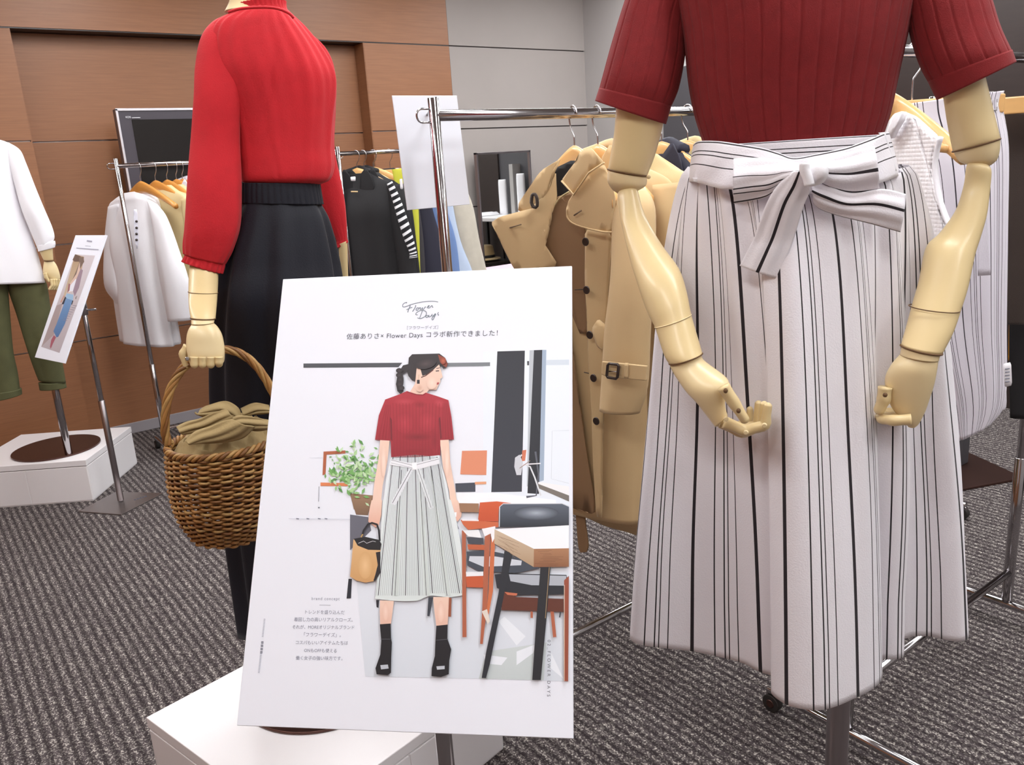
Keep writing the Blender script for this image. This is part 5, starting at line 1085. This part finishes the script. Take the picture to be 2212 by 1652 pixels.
for k in range(4): y = 1385 + k * 7.0; x = 566.6 - (y - 1385) * .1; vz.poly([(x - 2.4, y), (x + 2.6, y), (x + 2.4, y + 5), (x - 2.6, y + 5)], (112, 114, 130)); vz.line([(x - 2, y + 2.4), (x + 2, y + 2.5)], .8, (200, 204, 214))
for k in range(14): y = 1412 + k * 3.1; x = 563.6 - (y - 1412) * .11; vz.line([(x - 1.8, y), (x + 1.8, y + .4)], 1.6, (176, 180, 194))
vz.done('small_print', bo)

# small poster far left
SP = thing('poster_stand', 'small tilted fashion poster on a chrome stand by the far left plinth', 'poster', (.611, 3.869, 0))
q = 1.32
bs_ = Board((.4163 * q, 2.8238 * q, 1.35 + (1.0527 - 1.35) * q), (.2598, -.9647, 0), (.4719, .087, .8774), .264, .535, .006)
bo2 = bs_.build(SP)
zq = lambda *p: [(x / 5.33 + 60, y / 5.33 + 490) for x, y in p]
pr = Print(bs_); pr.step = .00003
pr.poly(zq((545, 315), (775, 330), (365, 1450), (155, 1380)), (206, 196, 200), (182, 172, 178)); pr.poly(zq((545, 315), (650, 345), (615, 520), (470, 690), (430, 800), (415, 780)), (172, 140, 104), (196, 176, 150)); pr.poly(zq((330, 905), (400, 880), (300, 1240), (155, 1380)), (168, 152, 152))
pr.poly(zq((545, 315), (610, 340), (600, 400), (540, 400), (515, 380)), (96, 66, 46)); pr.poly(zq((590, 350), (640, 345), (650, 400), (590, 500), (540, 600), (500, 640), (560, 500), (590, 420)), (112, 88, 72)); pr.poly(zq((600, 400), (600, 500), (545, 640), (520, 740), (455, 770), (480, 660), (560, 540)), (214, 184, 168)); pr.poly(zq((610, 480), (635, 500), (590, 700), (540, 800), (520, 740), (560, 600)), (150, 126, 140)); pr.poly(zq((550, 600), (560, 600), (520, 740), (460, 750), (475, 690)), (226, 226, 236))
pr.poly(zq((470, 650), (490, 660), (480, 730), (455, 760)), (150, 90, 90)); pr.poly(zq((450, 765), (525, 780), (520, 850), (430, 825)), (150, 184, 214)); pr.poly(zq((430, 800), (455, 830), (425, 890), (390, 890)), (40, 34, 44)); pr.poly(zq((500, 840), (525, 850), (510, 895), (480, 885)), (40, 34, 44))
pr.poly(zq((440, 820), (515, 845), (470, 980), (430, 1110), (385, 1200), (350, 1265), (330, 1270), (295, 1200), (330, 1120), (370, 1010)), (110, 146, 190), (86, 120, 166)); pr.poly(zq((300, 1245), (325, 1270), (290, 1340), (265, 1400), (255, 1380), (270, 1300)), (168, 96, 110)); pr.line(zq((420, 790), (380, 870)), 3, (196, 150, 130))
for k in range(8): x = 565 - k * 16; y = 930 + k * 24 - 20; pr.line(zq((x - 40 - 6, y - 8), (x, y)), 1.1, (140, 134, 150))
for x0, x1, y0, y1, w in ((680, 740, 160, 168, 3.2), (660, 725, 218, 224, 1), (560, 815, 243, 262, 1.8)): pr.line(zq((x0, y0), (x1, y1)), w, (160, 160, 178))
pr.done('printed_photo', bo2)
cyl('stand_pole', (.611, 3.869, .01), (.611, 3.869, .48), .0135, M['steel'], SP, 20); cyl('stand_pole', (.611, 3.869, .46), (.611, 3.869, .93), .0105, M['chrome'], SP, 20)
cyl('clamp', (.611, 3.869, .86), (.611, 3.869, .93), .0165, M['steel'], SP, 20)
kp = V((.611, 3.869, .88)); cyl('clamp_knob', kp, kp + V((.045, -.025, .0)), .005, M['chrome'], SP, 10)
cyl('bracket', (.611, 3.869, .93), bs_.P - bs_.n * .006 + bs_.x * .06, .011, M['steel'], SP, 12)
prism('base_plate', [(.44, 3.885), (.62, 4.02), (.785, 3.83), (.575, 3.70)], 0, .006, M['plate'], SP, .001)
for k in range(5): box('stamped_mark', (.66 + k * .012, 3.832 + k * .002, .006), (.668 + k * .012, 3.845 + k * .002, .0064), M['ink'], SP)

# blank white sheet behind the rack post
bw_ = Board((.9652 * 1.035, 1.5459 * 1.035, 1.35 + (1.3939 - 1.35) * 1.035), (1, 0, 0), (-.0194, .0827, .9964), .1655, .2395, .002)
o = bw_.build(None); o.name = 'blank_sheet'; tag(o, 'blank white card sheet hung upright behind the chrome rack post', 'sheet')
cc = bw_.P + bw_.y * .08
cyl('clip', cc - bw_.n * .002, V((.936, 1.4915, cc.z)), .003, M['chrome'], o, 8)

# ------------------------------------------------------------------ television
TV = thing('television', 'flat black television with silver rim on the brown wall behind the shirts', 'television', (1.62, 4.78, 1.1))
tx0, tx1, tz0, tz1, ty = 1.068, 2.16, 1.13, 1.770, 4.72
box('casing', (tx0, ty, tz0), (tx1, ty + .06, tz1), M['tvframe'], TV, .004)
for lo, hi in (((tx0 - .001, ty - .006, tz1 - .012), (tx1, ty + .002, tz1 + .001)), ((tx0 - .001, ty - .006, tz0), (tx0 + .011, ty + .002, tz1)), ((tx1 - .011, ty - .006, tz0), (tx1, ty + .002, tz1)), ((tx0, ty - .006, tz0), (tx1, ty + .002, tz0 + .012))): box('silver_rim', lo, hi, M['tvedge'], TV, .002)
box('screen', (tx0 + .07, ty - .003, tz0 + .07), (tx1 - .07, ty + .001, tz1 - .055), M['tvglass'], TV, .001)
box('wall_bracket', (1.4, ty + .06, 1.3), (1.8, 5.0, 1.6), M['black'], TV, .003)
class WallB: pass
wbd = Board((1.3, ty - .004, 1.6), (1, 0, 0), (0, 0, 1), 1, 1)
text('logo', 'KDS', wbd, (272, 255), (283, 255), M['screenprint'], TV, e=.0035)
tube('logo_line', [wbd.px(285, 254.6, .0035), wbd.px(303, 254.2, .0035)], .0022, M['screenprint'], TV, 5)

# ------------------------------------------------------------------ mirror and what it reflects
MR = thing('mirror', 'tall framed mirror against the grey wall, left of the trench coats', 'mirror', (3.57, 4.8, 0))
mx0, mx1, mzt, my = 3.325, 3.80, 1.468, 4.78
box('glass', (mx0 + .012, my, .06), (mx1 - .012, my + .004, mzt - .012), M['mirror'], MR)
for lo, hi in (((mx0, my - .012, .03), (mx0 + .014, my + .02, mzt)), ((mx1 - .014, my - .012, .03), (mx1, my + .02, mzt)), ((mx0, my - .012, mzt - .014), (mx1, my + .02, mzt)), ((mx0, my - .012, .03), (mx1, my + .02, .06))): box('frame', lo, hi, M['steel'], MR, .002)
box('backing', (mx0 + .005, my + .005, .05), (mx1 - .005, my + .018, mzt - .005), M['black'], MR)
for x in (mx0 + .05, mx1 - .05): box('foot', (x - .015, my - .1, 0), (x + .015, my + .08, .032), M['steel'], MR, .003)
mir = lambda x, y, Y: (lambda p: V((p.x, 2 * my - p.y, p.z)))(at(x, y, Y=Y))
p = mir(1080, 462, 5.9); tzt = p.z - .005; tx, tyy = 4.17, p.y
TB = thing('side_table', 'small black table with a shelf by the dark wall, seen in the mirror', 'table', (4.2, tyy, 0))
box('top', (4.0, tyy - .3, tzt - .03), (4.4, tyy + .4, tzt), M['white'], TB, .003); box('shelf', (4.02, tyy - .28, .55), (4.4, tyy + .1, .57), M['darkwood'], TB, .003)
for a in (4.02, 4.37):
    for b2 in (tyy - .27, tyy + .09): box('leg', (a - .012, b2 - .012, 0), (a + .012, b2 + .012, tzt - .03), M['black'], TB)
MG = thing('magazine', 'open magazine on the table reflected in the mirror', 'magazine', (4.2, tyy - .08, tzt))
for sg in (-1, 1):
    v = []; n = 10
    for i in range(n + 1):
        u = i / n; yy = sg * .11 * u; zz = .022 * sin(pi * min(1, u * 1.3 + .12)) * (1 - .3 * u)
        v += [(4.1, tyy - .08 + yy, tzt + .004 + max(0, zz)), (4.32, tyy - .08 + yy, tzt + .004 + max(0, zz))]
    solid(link('page', v, [(2 * i, 2 * i + 1, 2 * i + 3, 2 * i + 2) for i in range(n)], M['tagwhite'], MG), .004)
box('printed_picture', (4.14, tyy - .17, tzt + .018), (4.28, tyy - .12, tzt + .0185), M['red'], MG)
HT_ = thing('straw_hat', 'tan brimmed hat on the table shelf reflected in the mirror', 'hat', (4.2, tyy - .1, .57))
F9 = Fr((4.2, tyy - .1, 0), (-.6, -.8))
loft('crown', F9, [(-.055, .71, .055, .71, 0, .8), (-.075, .70, .075, .70), (-.088, .64, .088, .64), (-.092, .6, .092, .6)], M['tan'], HT_, metric=True)
loft('ribbon', F9, [(-.093, .625, .093, .625), (-.094, .6, .094, .6)], M['black'], HT_, metric=True, nv=3)
loft('brim', F9, [(-.09, .602, .09, .602), (-.14, .594, .14, .594), (-.145, .588, .145, .588), (-.09, .594, .09, .594)], M['tan'], HT_, metric=True, caps=False, lin=True)
# white things standing at the back of that table, seen only in the mirror
for y0, hw, zt, lab in ((3.70, .05, 1.26, 'white cloth bundle standing on the side table, left in the mirror'), (3.96, .05, 1.30, 'white cloth bundle at the right edge of the mirror reflection')):
    tw = thing('cloth_bundle', lab, 'clothes', (4.34, y0, tzt)); loft('body', Fr((4.34, y0, 0), (-1, 0)), [(-hw * .7, zt, hw * .7, zt), (-hw, zt - .03, hw, zt - .03), (-hw, tzt + .001, hw, tzt + .001)], M['shirt'], tw, metric=True, th=.5, fold=folds((.04, .08, 4, 0, 0)), nv=12)
struct(box('trim_2', (4.33, 3.82, 0), (4.414, 3.87, 1.385), M['palewall']))

# ------------------------------------------------------------------ odds and ends
PT = thing('stool', 'low dark display stool with pale pink cloth, beyond the big poster', 'stool', (3.05, 4.15, 0))
pk = at(1090, 580, Y=4.15); box('seat', (pk.x - .22, 3.98, pk.z - .06), (pk.x + .22, 4.32, pk.z - .03), M['darkwood'], PT, .004)
for a in (-.19, .19):
    for b2 in (4.01, 4.29): box('leg', (pk.x + a - .012, b2 - .012, 0), (pk.x + a + .012, b2 + .012, pk.z - .06), M['black'], PT)
pc = box('folded_cloth', (pk.x - .17, 4.0, pk.z - .03), (pk.x + .17, 4.25, pk.z + .012), M['pink'], None, .012); tag(pc, 'pale pink folded cloth peeking over the top edge of the big poster', 'cloth')
ST = thing('sign_base', 'flat dark steel base plate with a short post on the carpet at right', 'stand', (3.45, 1.42, 0))
prism('base_plate', [(at(x, y, Z=0).x, at(x, y, Z=0).y) for x, y in ((2050, 1005), (2090, 980), (2212, 1036), (2060, 1064))], 0, .01, M['darkdisc'], ST, .002)
pp = at(2074, 1000, Z=.01); box('post', (pp.x - .03, pp.y - .02, .01), (pp.x + .03, pp.y + .02, .5), M['darkgrey'], ST, .003)
